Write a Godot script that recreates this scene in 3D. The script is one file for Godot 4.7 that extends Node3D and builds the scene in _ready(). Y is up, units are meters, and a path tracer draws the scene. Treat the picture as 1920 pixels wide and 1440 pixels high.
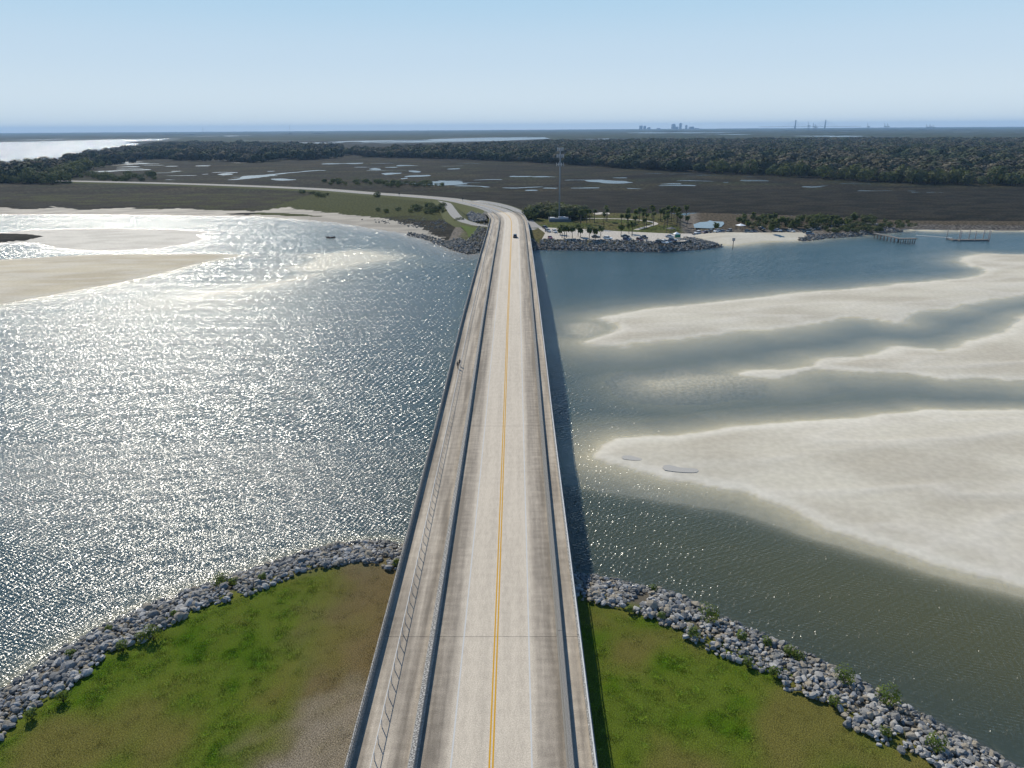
extends Node3D
# A two-lane concrete bridge over a tidal inlet, seen from the air. Plan coordinates: x to the side, d (= -z) ahead, metres; y = 0 is the water.

const OUTLINE := {
	"near_left": [2.9, 88.4, -16.7, 91.4, -21, 92.6, -25, 92.2, -28.6, 90.8, -32.7, 88.5, -36.5, 85.9, -39.9, 83.1, -43.5, 81.1, -46.6, 78.5, -49.2, 75.3, -51.7, 72.3, -53.7, 69, -55.3, 65.5, -56.5, 61.9, -59, 55.8, -110, 20, -110, -20, 2, -20],
	"near_right": [-4.8, 87.2, 9.1, 83.8, 10.5, 83.4, 13, 82.8, 15.8, 81.5, 17.7, 80.2, 20.6, 80.1, 22.6, 78.3, 25.2, 76, 27.8, 73.2, 30.9, 70.5, 32.9, 68.8, 35.1, 66.6, 37.3, 64.4, 39.6, 61.7, 41.5, 59.7, 42.8, 58, 44.6, 56.2, 46.3, 54.5, 47.7, 52.6, 49.7, 49.5, 79.7, 15, 79.7, -20, -4, -20],
	"R1": [15.3, 123.7, 17.3, 127.8, 20.3, 130.9, 23.7, 132.1, 32.5, 132.5, 40.6, 134.6, 49.2, 137.5, 58.8, 139.1, 68.3, 140.1, 76, 142.1, 80, 143.2, 86, 143.4, 90.6, 145.5, 98.4, 144.8, 112.7, 145.1, 134.3, 145.7, 170, 146.1, 99.4, 70.4, 77.8, 75.6, 69.3, 81.4, 66.2, 83.2, 62.8, 84.9, 59.5, 87.1, 55.5, 91.3, 52, 94.3, 48.4, 97.4, 45.3, 102.5, 42.8, 105.5, 40.1, 108.3, 35.2, 110.5, 28.4, 113.4, 22.4, 117.3, 17.9, 120, 15.3, 121.9],
	"R2": [58, 170, 60, 172, 70, 173.1, 77.1, 177.3, 83.4, 182.3, 92.5, 183.5, 99.9, 186.7, 108, 192.6, 110.5, 193.1, 119.5, 190.3, 125.1, 192.3, 138.6, 201.7, 148.9, 207.9, 158.6, 216.4, 168.3, 227, 191.2, 238.9, 227.1, 238, 162.1, 164, 135.2, 162.9, 125.7, 164.3, 121.7, 162.6, 118.3, 164.4, 112.7, 166.1, 106, 166.2, 101.8, 169.5, 98, 170.4, 91.3, 171, 84.3, 171.6, 80.8, 172.7, 75.2, 171.7, 69.7, 168.5, 65.2, 167.4, 59.1, 169.1],
	"R3": [28.5, 227, 36.1, 233.2, 44, 237.5, 56, 242.5, 68.3, 247, 85.4, 253.2, 99.4, 259.9, 109, 264.1, 122.1, 266.6, 131.4, 269.2, 157.2, 279.3, 183, 287, 199.6, 297.8, 207.1, 307.2, 204.8, 314.9, 207.1, 328.3, 216.8, 339.5, 229.9, 348.2, 247.2, 342.9, 302, 337.9, 325.6, 322.7, 258.1, 285.8, 188.9, 257.3, 158.8, 243.8, 153.3, 237.6, 137, 232.8, 133.3, 230.7, 124.5, 218.5, 119.5, 220, 116.2, 224.1, 107.2, 225, 99.9, 220.4, 93.2, 216.7, 90.3, 215.5, 84.5, 213.1, 78.1, 210.8, 65.4, 210.2, 64, 207.5, 53.2, 202.5, 40.3, 199.5, 35.3, 197.4, 32.3, 194.3, 29.3, 197, 23.2, 197.1, 20.8, 199.9, 24.7, 203.7, 30, 207.7, 32.9, 213.7, 32.5, 220.1],
	"L1": [-208.2, 222.6, -185.7, 253.1, -177.6, 265, -169.3, 279, -159.6, 293.4, -152.3, 316.7, -143.3, 342.3, -134.5, 357.2, -150.4, 360.2, -177.8, 361.3, -204.9, 361.5, -224.1, 357.4, -236.5, 351.6, -249.5, 347.6, -302.8, 333.7],
	"L2": [-347.6, 423.1, -314.8, 444.2, -304, 458.3, -281.9, 461.1, -251.2, 460.9, -222.2, 457, -185.5, 445.4, -187.3, 431.5, -176, 413.6, -179, 395.7, -186.2, 379.4, -210.8, 372.5, -233.3, 377.7, -247.5, 387.2, -269.2, 403.3, -281.5, 403.8, -321.9, 390.2],
	"L2m": [-349.3, 425.3, -313.1, 441.8, -292.2, 439.6, -277.4, 428.8, -275.8, 413.7, -287.7, 404.1, -327.9, 397.9],
	"S1": [-95.4, 355.8, -81.4, 365, -70.1, 362.9, -58.3, 348.2, -65.3, 336.6, -75.9, 327.2, -85.6, 317, -93.9, 321.2, -90.1, 334.6],
	"S2": [-117.8, 267, -110, 273.3, -99.5, 286.1, -90.5, 300.2, -84, 310.7, -82.6, 307, -89.2, 295.6, -98.2, 281.9, -108.9, 270.4],
	"S3": [34.6, 163.6, 42.3, 165.8, 49.3, 167.7, 58.9, 168.3, 60.9, 167.1, 54, 165.2, 42.8, 162.7, 36.2, 162.1],
	"S4": [16, 222.5, 22.7, 225, 28.5, 227, 32.9, 213.7, 25.5, 203.7, 19.7, 201.6, 16.4, 209.2],
	"FLmud": [-490, 530.6, -385.4, 548.7, -302.5, 544.1, -246.2, 534.2, -208.2, 527.1, -184, 524.1, -156.7, 509.9, -121.3, 487.1, -86.4, 453.1, -63.2, 430.5, -48, 408.1, -35.1, 382.3, -30, 371.5, -20, 356, -15, 440, -40, 620, -150, 730, -700, 730, -700, 560],
	"FL": [-544.1, 591.7, -444.9, 598.1, -420.5, 600.8, -382.4, 582.2, -373.6, 595.9, -374.7, 606.5, -362.4, 593.2, -336, 575.6, -327.4, 583, -313, 592.3, -307.3, 594, -295.8, 581.1, -278.2, 578.1, -263.6, 583.2, -242.8, 574, -224.1, 569, -209.9, 564.4, -194.7, 556, -190.1, 567.1, -177, 586.2, -167, 573.5, -146, 556.9, -120.7, 534, -98.4, 519.3, -80.1, 499.4, -62, 472.4, -45.7, 431.4, -35.8, 400.8, -30.8, 381.4, -18, 365, -15, 440, -40, 620, -150, 730, -700, 730, -700, 600],
	"FLm2": [-211.4, 546.1, -197, 550.7, -175.9, 547.7, -148.6, 535.7, -130.2, 524.5, -136.8, 520, -162.5, 529.6, -188, 536.1, -204.7, 538.7],
	"FR": [-7.8, 365.5, 8.7, 368.2, 14.2, 368.9, 38.7, 366.2, 59.9, 362, 75.7, 359.8, 90.2, 364.2, 102.8, 370.6, 110, 374.7, 109.2, 379.1, 103.8, 394.7, 107.1, 423.5, 125.7, 506.8, 72.7, 516.6, 12.2, 520, -12, 520, -30, 470],
	"FRspit": [158.5, 393.3, 165, 395, 176.1, 402.6, 194.9, 409.1, 211.4, 418.2, 231.2, 426.3, 222.5, 441, 194.8, 437.4, 173.5, 424.4],
	"FRb": [91.5, 375.4, 108.6, 383.9, 116.8, 378, 124.9, 382.3, 137, 390.3, 147.1, 391.8, 163, 395.1, 177, 404.6, 196.4, 412.3, 212.5, 420.3, 232.9, 429.7, 240, 432.9, 252.4, 426.5, 262.9, 427.2, 303.2, 425.3, 388, 421.4, 389.7, 424.2, 303, 426, 236.7, 431.6, 182.7, 424.5, 133.2, 426.9, 106.8, 435.4],
	"FRs": [102.4, 414.5, 131.1, 419.9, 166.9, 416, 187.9, 421.9, 214.5, 425.4, 240.5, 438.9, 269.1, 432.5, 304.6, 428.3, 389.7, 424.2, 418.1, 456.5, 325.2, 458.6, 254.2, 465.1, 197.2, 495.2, 126.4, 519.1],
	"FP": [-35.5, 389.8, -30.7, 373.2, -21.5, 367.7, -6.4, 365.4, -9.6, 463.5, -31.6, 475.8, -34.9, 459.4, -34.3, 419.9],
	"FRm": [-16, 470, 129.6, 532.1, 202.3, 507.7, 259.3, 474.2, 331.8, 467.7, 424.2, 462.9, 700, 430, 700, 730, -170, 730, -60, 600],
}
const CENTRE := [[-4.25, 4.7, -15], [-4.03, 4.75, 15], [-3.79, 4.8, 48.5], [-3.58, 4.95, 75], [-3.25, 5.5, 125], [-3.0, 6.6, 160], [-2.78, 7.5, 194], [-2.5, 7.95, 230], [-2.15, 8.1, 280], [-1.8, 7.85, 330], [-1.55, 7.45, 367], [-1.45, 6.95, 400], [-1.6, 6.4, 436.3], [-2.9, 5.95, 463], [-6.3, 5.45, 488], [-14, 4.7, 523], [-25, 3.9, 557], [-51, 3.1, 612], [-91.6, 2.5, 656], [-129, 2.2, 687], [-193, 2.1, 741], [-293.7, 2.1, 797], [-401, 2.1, 843], [-516, 2.1, 884], [-640, 2.1, 925]]
const PONDS := [[10.7, -635.7, 1054.3, -621.5, 1065.4], [16.7, -641.1, 1113.6, -571.2, 1178.9], [15.3, -669.3, 1264.9, -632.4, 1269.3], [37.5, -703.1, 1324.4, -746.4, 1480.3], [14.5, -688.0, 1382.7, -652.1, 1378.0], [12.4, -594.3, 1273.5, -571.4, 1279.7], [12.0, -513.7, 1120.6, -498.3, 1126.0], [21.3, -547.6, 1295.2, -523.1, 1292.1], [27.3, -408.8, 1031.1, -389.5, 1041.3], [10.3, -432.3, 1039.6, -424.5, 1038.8], [8.1, -433.6, 924.8, -418.3, 923.4], [16.8, -348.8, 912.2, -340.3, 961.9, -319.9, 1046.5, -292.9, 1117.5, -274.6, 1108.3], [10.7, -301.2, 932.3, -268.2, 900.1], [11.5, -361.0, 1096.9, -349.3, 1102.6], [25.0, -527.4, 1404.0, -496.8, 1399.8], [52.6, -797.7, 2357.1, -729.2, 2341.8], [22.9, -339.1, 1342.4, -266.7, 1340.9], [37.8, -219.5, 1146.0, -202.3, 1151.6], [23.5, -180.2, 1031.9, -152.2, 1022.8], [11.0, -200.6, 1191.1, -185.7, 1205.9], [39.3, -187.9, 1231.9, -162.6, 1255.6], [22.1, -147.2, 1073.5, -131.5, 1078.6], [27.1, -133.9, 979.9, -106.3, 966.0], [13.5, -137.5, 921.9, -128.0, 921.0], [9.0, -140.9, 848.5, -115.0, 833.8], [26.0, -115.0, 837.9, -85.0, 835.3, -64.0, 805.5], [7.9, -62.2, 797.7, -32.9, 787.8, -22.8, 772.4], [16.4, -98.4, 1136.5, -77.0, 1134.0], [15.0, -74.6, 1086.0, -69.1, 1085.4], [13.7, -245.0, 1038.7, -240.4, 1038.2], [11.5, -0.4, 955.5, 27.6, 945.2], [11.2, 27.5, 942.1, 57.5, 931.8], [6.8, 13.4, 728.9, 27.7, 729.8], [7.2, 32.4, 754.0, 48.9, 754.8], [9.3, 40.1, 696.2, 50.4, 698.4], [22.7, 91.5, 876.5, 123.9, 813.3], [8.2, 161.0, 798.3, 186.6, 811.9], [5.6, 163.4, 768.1, 168.3, 767.7], [9.3, 177.4, 982.6, 203.1, 997.7], [13.6, 263.2, 847.3, 295.0, 840.1], [7.9, 285.3, 911.7, 297.8, 905.4], [8.6, 236.4, 819.8, 244.0, 823.3], [7.9, 124.7, 907.0, 143.6, 910.2], [5.3, 118.4, 750.6, 132.7, 739.4], [7.9, 378.1, 791.5, 384.1, 787.1], [4.6, 329.3, 698.7, 373.4, 701.5, 423.6, 691.6], [9.4, 281.2, 611.2, 284.3, 606.3], [4.4, 364.4, 684.1, 399.4, 675.7]]
const CHANNELS := [[251.6, -836.5, 3875.8, -635.9, 3802.6, -442.8, 3732.1], [859.0, -445.8, 4362.0, -132.3, 4228.4, 162.7, 4102.8], [52.9, -628.5, 2471.8, -600.5, 2465.1, -572.7, 2458.5], [182.5, 405.5, 3999.4, 466.3, 3973.5, 526.3, 3947.9], [159.5, 531.4, 3764.6, 654.9, 3714.4, 775.1, 3665.6], [566.5, 1265.6, 8559.8, 1772.1, 8053.1, 2222.2, 7603.0], [235.5, 1539.9, 5940.9, 1684.6, 5837.0, 1824.4, 5736.6], [240.4, 1731.0, 4669.0, 1920.2, 4559.7, 2100.8, 4455.3], [89.4, 1504.4, 2960.7, 1597.9, 2927.3, 1689.2, 2894.6], [77.6, 1728.4, 2768.6, 1852.3, 2726.0, 1972.4, 2684.7], [291.2, 3874.4, 6706.3, 4072.1, 6483.6, 4257.1, 6275.1], [300.8, 3138.6, 6686.4, 3226.1, 6598.9, 3311.4, 6513.6], [100.4, -1020.7, 3445.7, -887.4, 3403.2, -757.2, 3361.7], [196.0, -3412.0, 5367.5, -3310.4, 5326.2, -3210.3, 5285.5], [325.5, -3022.6, 7666.3, -2779.1, 7520.9, -2544.6, 7380.8]]
const RIVER := [-2885.0, 3230.2, -2909.1, 4285.1, -2793.1, 4595.7, -2736.5, 5099.8, -2483.2, 5501.1, -2169.1, 4655.6, -2094.5, 4088.3, -1687.0, 3417.2, -1382.8, 2691.6, -1151.6, 2162.5, -984.2, 1706.1, -974.5, 1589.4, -914.8, 1391.8, -848.9, 1235.2, -906.1, 999.8]
const WOOD_EAST := [608.6, 702.2, 514.3, 736.1, 461.1, 754.5, 419.8, 780.2, 383.0, 823.6, 349.0, 890.5, 302.3, 947.1, 249.5, 1011.1, 189.2, 1084.3, 123.0, 1201.7, 40.5, 1326.1, -59.7, 1453.4, -174.4, 1549.1, -311.2, 1628.5, -386.2, 1703.5, -400.2, 1886.0, -300.6, 2138.0, -97.0, 2381.4, 188.7, 2858.8, 731.2, 3000.4, 2213.2, 2607.7]
const WOOD_WEST := [-771.6, 848.2, -606.2, 875.8, -554.7, 854.6, -517.6, 859.8, -572.2, 968.1, -678.3, 1215.2, -724.0, 1408.9, -717.5, 1525.3, -568.9, 1479.0, -480.6, 1376.0, -364.8, 1607.5, -563.1, 2493.8, -1339.6, 3104.7, -1379.7, 2930.8, -1245.7, 2457.1, -1039.7, 1963.5, -898.2, 1526.3, -890.9, 1388.7, -814.0, 1183.5, -865.8, 954.4]
const SCRUB := [[11.7, 468.1, 46.0, 466.3, 48.5, 493.0, 12.4, 495.0, 44, 6.5, 3.2], [132.2, 423.8, 211.9, 420.0, 236.5, 470.9, 147.7, 475.6, 90, 2.6, 2.5], [177.2, 411.0, 213.0, 409.4, 226.6, 436.8, 188.6, 438.6, 40, 2.2, 1.8], [-69.2, 523.9, -48.3, 522.8, -52.6, 570.8, -75.3, 572.2, 26, 3.2, 1.2], [-101.1, 534.4, -69.5, 532.6, -72.3, 554.5, -105.1, 556.4, 8, 2.0, 1.0], [-132.7, 770.1, -70.8, 765.2, -75.6, 818.1, -141.7, 823.7, 26, 4.0, 1.0], [-216.7, 814.1, -139.0, 807.7, -148.8, 866.6, -232.2, 874.0, 22, 4.0, 1.0], [-519.5, 890.5, -425.6, 882.2, -480.1, 998.1, -586.8, 1008.7, 34, 6.0, 1.0], [-189.5, 654.0, -160.5, 652.1, -176.8, 720.6, -208.8, 723.0, 9, 3.0, 1.0], [-128.7, 660.3, -118.0, 659.5, -121.8, 681.4, -132.9, 682.2, 3, 3.0, 1.0], [-34.8, 458.3, -31.1, 458.1, -32.6, 480.5, -36.5, 480.7, 3, 2.0, 2.0], [214.2, 424.6, 238.7, 423.4, 253.1, 450.3, 227.2, 451.6, 14, 2.0, 2.2]]
const SHORE_PALMS := [[27.4, 386.1, 7.1], [28.4, 384.1, 7.2], [29.7, 386.0, 6.5], [27.2, 398.3, 4.3], [32.7, 383.9, 6.8], [36.5, 391.7, 6.6], [37.5, 387.6, 5.6], [41.4, 379.7, 7.0], [44.6, 379.5, 6.1], [48.8, 391.2, 5.7], [59.4, 388.7, 7.1], [65.6, 400.8, 6.7], [65.7, 390.4, 8.4], [119.1, 418.3, 4.2], [147.4, 407.9, 4.4]]
const PARK := [35.3, 461.3, 117.2, 480.1, 103.4, 417.5, 85.2, 416.1, 69.9, 426.1, 56.0, 441.6, 37.5, 435.0]
const BEACH_PALMS := [143.7, 468.0, 226.2, 463.7, 204.4, 430.7, 169.5, 422.8, 133.2, 426.9]
const LOT := [13.2, 448.5, 16.0, 435.6, 20.9, 429.3, 38.1, 422.5, 53.2, 418.3, 58.5, 412.4, 86.8, 401.3, 100.1, 399.6, 99.8, 391.3, 94.8, 377.7, 90.0, 371.4, 77.4, 369.2, 53.5, 375.7, 39.8, 378.2, 28.8, 380.5, 16.3, 381.1, 19.2, 405.4]
const PATH := [72.0, 416.3, 79.6, 427.7, 84.9, 436.0, 88.4, 442.2, 88.9, 450.0, 85.1, 458.3, 79.3, 464.2, 66.5, 470.5, 40.7, 473.3]
const SANDPATCH := [56.5, 500.1, 62.3, 508.1, 68.3, 506.0, 67.8, 496.3, 58.0, 493.7]
const POND := [112.0, 443.6, 118.4, 453.8, 123.7, 456.2, 127.2, 462.9, 128.1, 457.4, 133.7, 455.7, 131.4, 445.3, 125.3, 430.5, 116.9, 424.9, 108.7, 427.7]
const ACCESS := [-28.1, 594.4, -18.2, 580.6, -8.6, 561.3, -0.4, 537.6, 5.3, 510.8, 9.1, 476.0, 12.4, 445.5, 15.1, 428.0]
const LOOP := [-59.0, 613.5, -50.5, 577.2, -43.8, 533.9, -37.3, 493.2, -30.9, 466.3, -24.3, 451.1, -17.3, 440.4, 0.6, 428.6, 14.3, 420.9]
const ROCKPATCH := [-30.5, 506.8, -28.6, 527.0, -24.1, 530.3, -19.8, 509.5, -16.7, 481.3, -15.1, 453.3, -19.5, 456.2, -27.0, 470.3]
const GREEN := [-31.7, 446.2, -17.5, 445.5, -17.4, 426.0, -19.3, 412.6, -20.6, 395.8, -23.7, 398.0, -25.3, 415.1]
const CARS := [["suv", 20.0, 423.3, "black", 20, "black suv at the car park entrance, just ahead of a silver one"], ["suv", 21.0, 409.6, "silver", 25, "silver suv just behind the black one at the car park entrance"], ["suv", 24.7, 407.2, "white", 15, "white suv standing alone between the entrance and the palm clump"], ["sedan", 20.9, 383.7, "red", 10, "red car alone at the rock edge beside the bridge"], ["sedan", 45.6, 386.6, "black", 85, "low black car parked in the shade of the round palm"], ["suv", 51.2, 379.5, "white", 60, "white suv at the rocks between the palms and the navy suv"], ["sedan", 61.8, 387.9, "black", 80, "black car just behind the navy suv by the tall palms"], ["suv", 60.5, 375.3, "navy", 30, "navy suv at the rock edge, in front of a black car"], ["suv", 67.2, 374.1, "maroon", 25, "maroon suv parked beside the two standing people"], ["pickup", 70.6, 381.6, "black", 20, "black pickup truck tucked behind the maroon suv"], ["pickup", 74.7, 364.7, "black", -30, "black pickup truck at the rock edge beside the white suv"], ["suv", 78.1, 364.6, "white", 30, "white suv between a black pickup and a low black car"], ["sedan", 80.5, 366.3, "black", 30, "low black car against the white suv at the rocks"], ["suv", 83.8, 371.6, "navy", 70, "navy suv parked next to the canopy tent"], ["sedan", 85.3, 385.8, "silver", 60, "silver car behind the navy suv near the canopy tent"], ["suv", 107.7, 415.7, "white", -50, "white suv at the bridge end of the row below the pond"], ["sedan", 111.9, 415.5, "maroon", -50, "maroon car in the row below the blue pond"], ["suv", 115.3, 416.5, "black", -50, "black suv in the middle of the row below the pond"], ["suv", 118.6, 415.2, "white", -50, "white suv between the black suv and the navy car below the pond"], ["sedan", 121.7, 416.2, "navy", -50, "navy car at the beach end of the row below the pond"], ["suv", 127.7, 421.7, "grey", -40, "grey suv between the pond row and the white-roofed shelter"], ["suv", 137.8, 417.7, "grey", 70, "grey suv beside a navy car just past the shelter"], ["sedan", 141.0, 419.9, "navy", 70, "navy car beside a grey suv just past the shelter"], ["suv", 147.1, 423.1, "black", 20, "black suv backed into the scrub palms behind the beach"], ["suv", 155.8, 420.4, "silver", 30, "silver suv on the beach, the one nearer the shelter"], ["suv", 163.0, 418.9, "silver", 25, "silver suv on the beach, the one nearer the black pickup"], ["pickup", 169.9, 412.8, "black", 60, "black pickup truck at the pier end of the beach"], ["suv", 168.4, 405.2, "blue", 70, "blue suv beside the black pickup at the pier end"]]
const BRIDGE_CAR := [2.1, 358.3]
const WALKERS := [[-12.5, 156.7], [-12.3, 158.3]]
const LOT_PEOPLE := [[62.0, 370.6], [63.0, 370.6]]
const TOWER := [30.7, 461.5]
const BOAT := [-103.9, 414.7]
const MARKER := [114.0, 367.5]
const PIER := [[204.6, 404.7], [208.3, 384.0], [215.8, 383.6]]
const FLOATS := [[230.9, 410.0], [245.4, 398.9]]
const DOCK := [[243.0, 394.9], [243.0, 390.0], [259.5, 390.2]]
const TENT := [88.3, 383.7]
const GAZEBO := [134.0, 421.4]
const GAZEBO2 := [89.3, 402.2]
const SIGNS := [[-122.5, 677.5], [-99.1, 650.6], [-38.9, 590.7]]
const BANK_SHRUBS := [[-39.4, 81.1, 2.2], [-37.6, 80.6, 1.4], [-33.6, 80.8, 1.2], [-42.6, 69.0, 2.0], [-43.8, 68.8, 1.3], [-45.3, 67.1, 1.4], [-51.6, 67.4, 1.2], [-47.5, 59.3, 1.4], [-49.4, 57.0, 1.3], [-50.0, 72.5, 1.0], [-42.0, 73.3, 1.0], [-16.0, 83.8, 1.2], [24.5, 73.1, 2.6], [36.7, 62.8, 2.4], [39.8, 59.6, 2.8], [32.0, 67.1, 1.6], [32.8, 66.4, 1.5], [21.2, 68.7, 1.6], [18.1, 72.1, 1.2], [27.2, 69.2, 1.4], [30.3, 69.1, 1.2], [26.0, 63.8, 1.2], [28.4, 62.3, 1.3], [33.1, 58.1, 1.3], [40.7, 52.7, 2.0], [18.7, 80.2, 1.1], [14.4, 73.4, 1.0], [36.5, 54.0, 1.2]]
const PUDDLES := [[30.6, 116.6, 3.2, 1.3], [22.5, 121.4, 1.9, 0.8]]


var rng := RandomNumberGenerator.new()
var noise_a := FastNoiseLite.new()
var noise_b := FastNoiseLite.new()
var noise_c := FastNoiseLite.new()
var used := {}
var lands := []

# ---------- helpers ----------
func srgb(r: float, g: float, b: float) -> Color:      # a linear base colour for albedo_color
	return Color(r, g, b).linear_to_srgb()

func mat(r: float, g: float, b: float, rough := 0.9, metal := 0.0) -> StandardMaterial3D:
	var m := StandardMaterial3D.new()
	m.albedo_color = srgb(r, g, b)
	m.roughness = rough
	m.metallic = metal
	if rough > 0.75: m.metallic_specular = 0.15
	return m

func vcol_mat(rough := 0.95) -> StandardMaterial3D:
	var m := StandardMaterial3D.new()
	m.vertex_color_use_as_albedo = true
	m.roughness = rough
	if rough > 0.75: m.metallic_specular = 0.12
	return m

func numbered(called: String) -> String:
	var n: int = used.get(called, 0)
	used[called] = n + 1
	return called if n == 0 else "%s_%03d" % [called, n]

func tag(o: Node, label: String, category := "", group := "", kind := "") -> void:
	if label: o.set_meta("label", label)
	if category: o.set_meta("category", category)
	if group: o.set_meta("group", group)
	if kind: o.set_meta("kind", kind)

func thing(called: String, at: Vector3, turn: float, label: String, category: String, group := "") -> Node3D:
	var o := Node3D.new()
	o.name = numbered(called)
	add_child(o)
	o.position = at
	o.rotation.y = turn
	tag(o, label, category, group)
	return o

func part(called: String, mesh: Mesh, m: Material, parent: Node = self) -> MeshInstance3D:
	var o := MeshInstance3D.new()
	o.name = called if parent != self else numbered(called)
	o.mesh = mesh
	if m: o.material_override = m
	parent.add_child(o, true)
	return o

func struct(called: String, mesh: Mesh, m: Material, label := "", category := "") -> MeshInstance3D:
	var o := part(called, mesh, m)
	tag(o, label, category, "", "structure")
	return o

func copy_of(o: Node3D, at: Vector3, turn: float, size := 1.0, label := "") -> Node3D:
	var c: Node3D = o.duplicate()
	c.name = numbered(String(o.name).rstrip("0123456789").rstrip("_"))
	add_child(c)
	c.position = at
	c.rotation.y = turn
	c.scale = Vector3.ONE * size
	if label: c.set_meta("label", label)
	return c

func st_new() -> SurfaceTool:
	var st := SurfaceTool.new()
	st.begin(Mesh.PRIMITIVE_TRIANGLES)
	return st

func quad(st: SurfaceTool, a: Vector3, b: Vector3, c: Vector3, d: Vector3) -> void:
	for p in [a, b, c, a, c, d]: st.add_vertex(p)

func box(st: SurfaceTool, lo: Vector3, hi: Vector3, t := Transform3D()) -> void:
	var v := []
	for k in 8: v.append(t * Vector3(hi.x if k & 1 else lo.x, hi.y if k & 2 else lo.y, hi.z if k & 4 else lo.z))
	for f in [[0, 1, 3, 2], [5, 4, 6, 7], [4, 0, 2, 6], [1, 5, 7, 3], [2, 3, 7, 6], [4, 5, 1, 0]]:
		quad(st, v[f[3]], v[f[2]], v[f[1]], v[f[0]])

func tube(st: SurfaceTool, a: Vector3, b: Vector3, ra: float, rb: float, sides := 8, caps := true) -> void:
	var ax := (b - a).normalized()
	var u := ax.cross(Vector3.UP if absf(ax.y) < 0.9 else Vector3.RIGHT).normalized()
	var w := ax.cross(u)
	for k in sides:
		var p := TAU * k / sides
		var q := TAU * (k + 1) / sides
		var e := u * cos(p) + w * sin(p)
		var f := u * cos(q) + w * sin(q)
		quad(st, a + e * ra, a + f * ra, b + f * rb, b + e * rb)
		if caps:
			for v in [b, b + e * rb, b + f * rb, a, a + f * ra, a + e * ra]: st.add_vertex(v)

func done(st: SurfaceTool, smooth := false) -> ArrayMesh:
	if not smooth: pass
	st.generate_normals()
	return st.commit()

func flat_box(lo: Vector3, hi: Vector3) -> ArrayMesh:
	var st := st_new()
	st.set_smooth_group(-1)
	box(st, lo, hi)
	return done(st)

# ---------- the shape of the land ----------
func add_land(called: String, owner: String, kind: String, top: float, width: float, slope: float, wobble := 0.0) -> void:
	var pts := PackedVector2Array()
	var raw: Array = OUTLINE[called]
	var box2 := Rect2(raw[0], raw[1], 0, 0)
	for k in range(0, raw.size(), 2):
		pts.append(Vector2(raw[k], raw[k + 1]))
		box2 = box2.expand(pts[-1])
	lands.append({"name": called, "owner": owner, "kind": kind, "top": top, "width": width, "slope": slope, "wobble": wobble, "pts": pts, "box": box2.grow(5.0 / slope)})

func edge_distance(p: Vector2, pts: PackedVector2Array) -> float:      # positive inside
	var best := 1e9
	var n := pts.size()
	var a := pts[n - 1]
	for k in n:
		var b := pts[k]
		var ab := b - a
		var t := clampf((p - a).dot(ab) / ab.length_squared(), 0.0, 1.0)
		best = minf(best, (a + ab * t).distance_squared_to(p))
		a = b
	best = sqrt(best)
	return best if Geometry2D.is_point_in_polygon(p, pts) else -best

func ridge(x: float, d: float) -> float:      # crests left by the current, 0 to 1
	return pow(1.0 - absf(noise_a.get_noise_2d(x * 0.16 + 0.3 * d, d * 0.85 - 0.2 * x + 40.0)) * 2.2, 3.0)

var at_owner := ""
func height(x: float, d: float) -> float:
	var p := Vector2(x, d)
	var h := -5.5 + noise_a.get_noise_2d(x * 0.3, d * 0.3) * 0.8
	at_owner = ""
	for l in lands:
		if not l.box.has_point(p): continue
		var s: float = edge_distance(p, l.pts)
		if l.wobble > 0.0:
			s += l.wobble * (noise_a.get_noise_2d(x * 1.0, d * 1.0) + 0.5 * noise_b.get_noise_2d(x * 2.0, d * 2.0))
		var g: float
		if s < 0.0:
			g = l.slope * s
			if l.top < 0.0: g += l.top
			elif l.kind == "bar": g -= 0.1 * (1.0 - exp(s / 0.8))
		elif l.kind == "bar":
			g = l.top * (1.0 - exp(-s / l.width))
			if l.top > 0.2: g += 0.12 * (1.0 - exp(-s / 1.0)) + (noise_c.get_noise_2d(x, d) * 0.2 + ridge(x, d) * 0.16) * smoothstep(0.0, 14.0, s)
			if l.top < 0.0: g = l.top * exp(-s / l.width)
		else:
			g = l.top * smoothstep(-0.3 * l.width, l.width, s)
			if l.kind == "bank": g += noise_a.get_noise_2d(x, d) * 0.25 * smoothstep(0.0, 12.0, s)
			if l.kind == "marsh": g += noise_b.get_noise_2d(x * 0.5, d * 0.5) * 0.25 * smoothstep(0.0, 20.0, s)
		if g > h:
			h = g
			at_owner = l.owner
	return h

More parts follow.
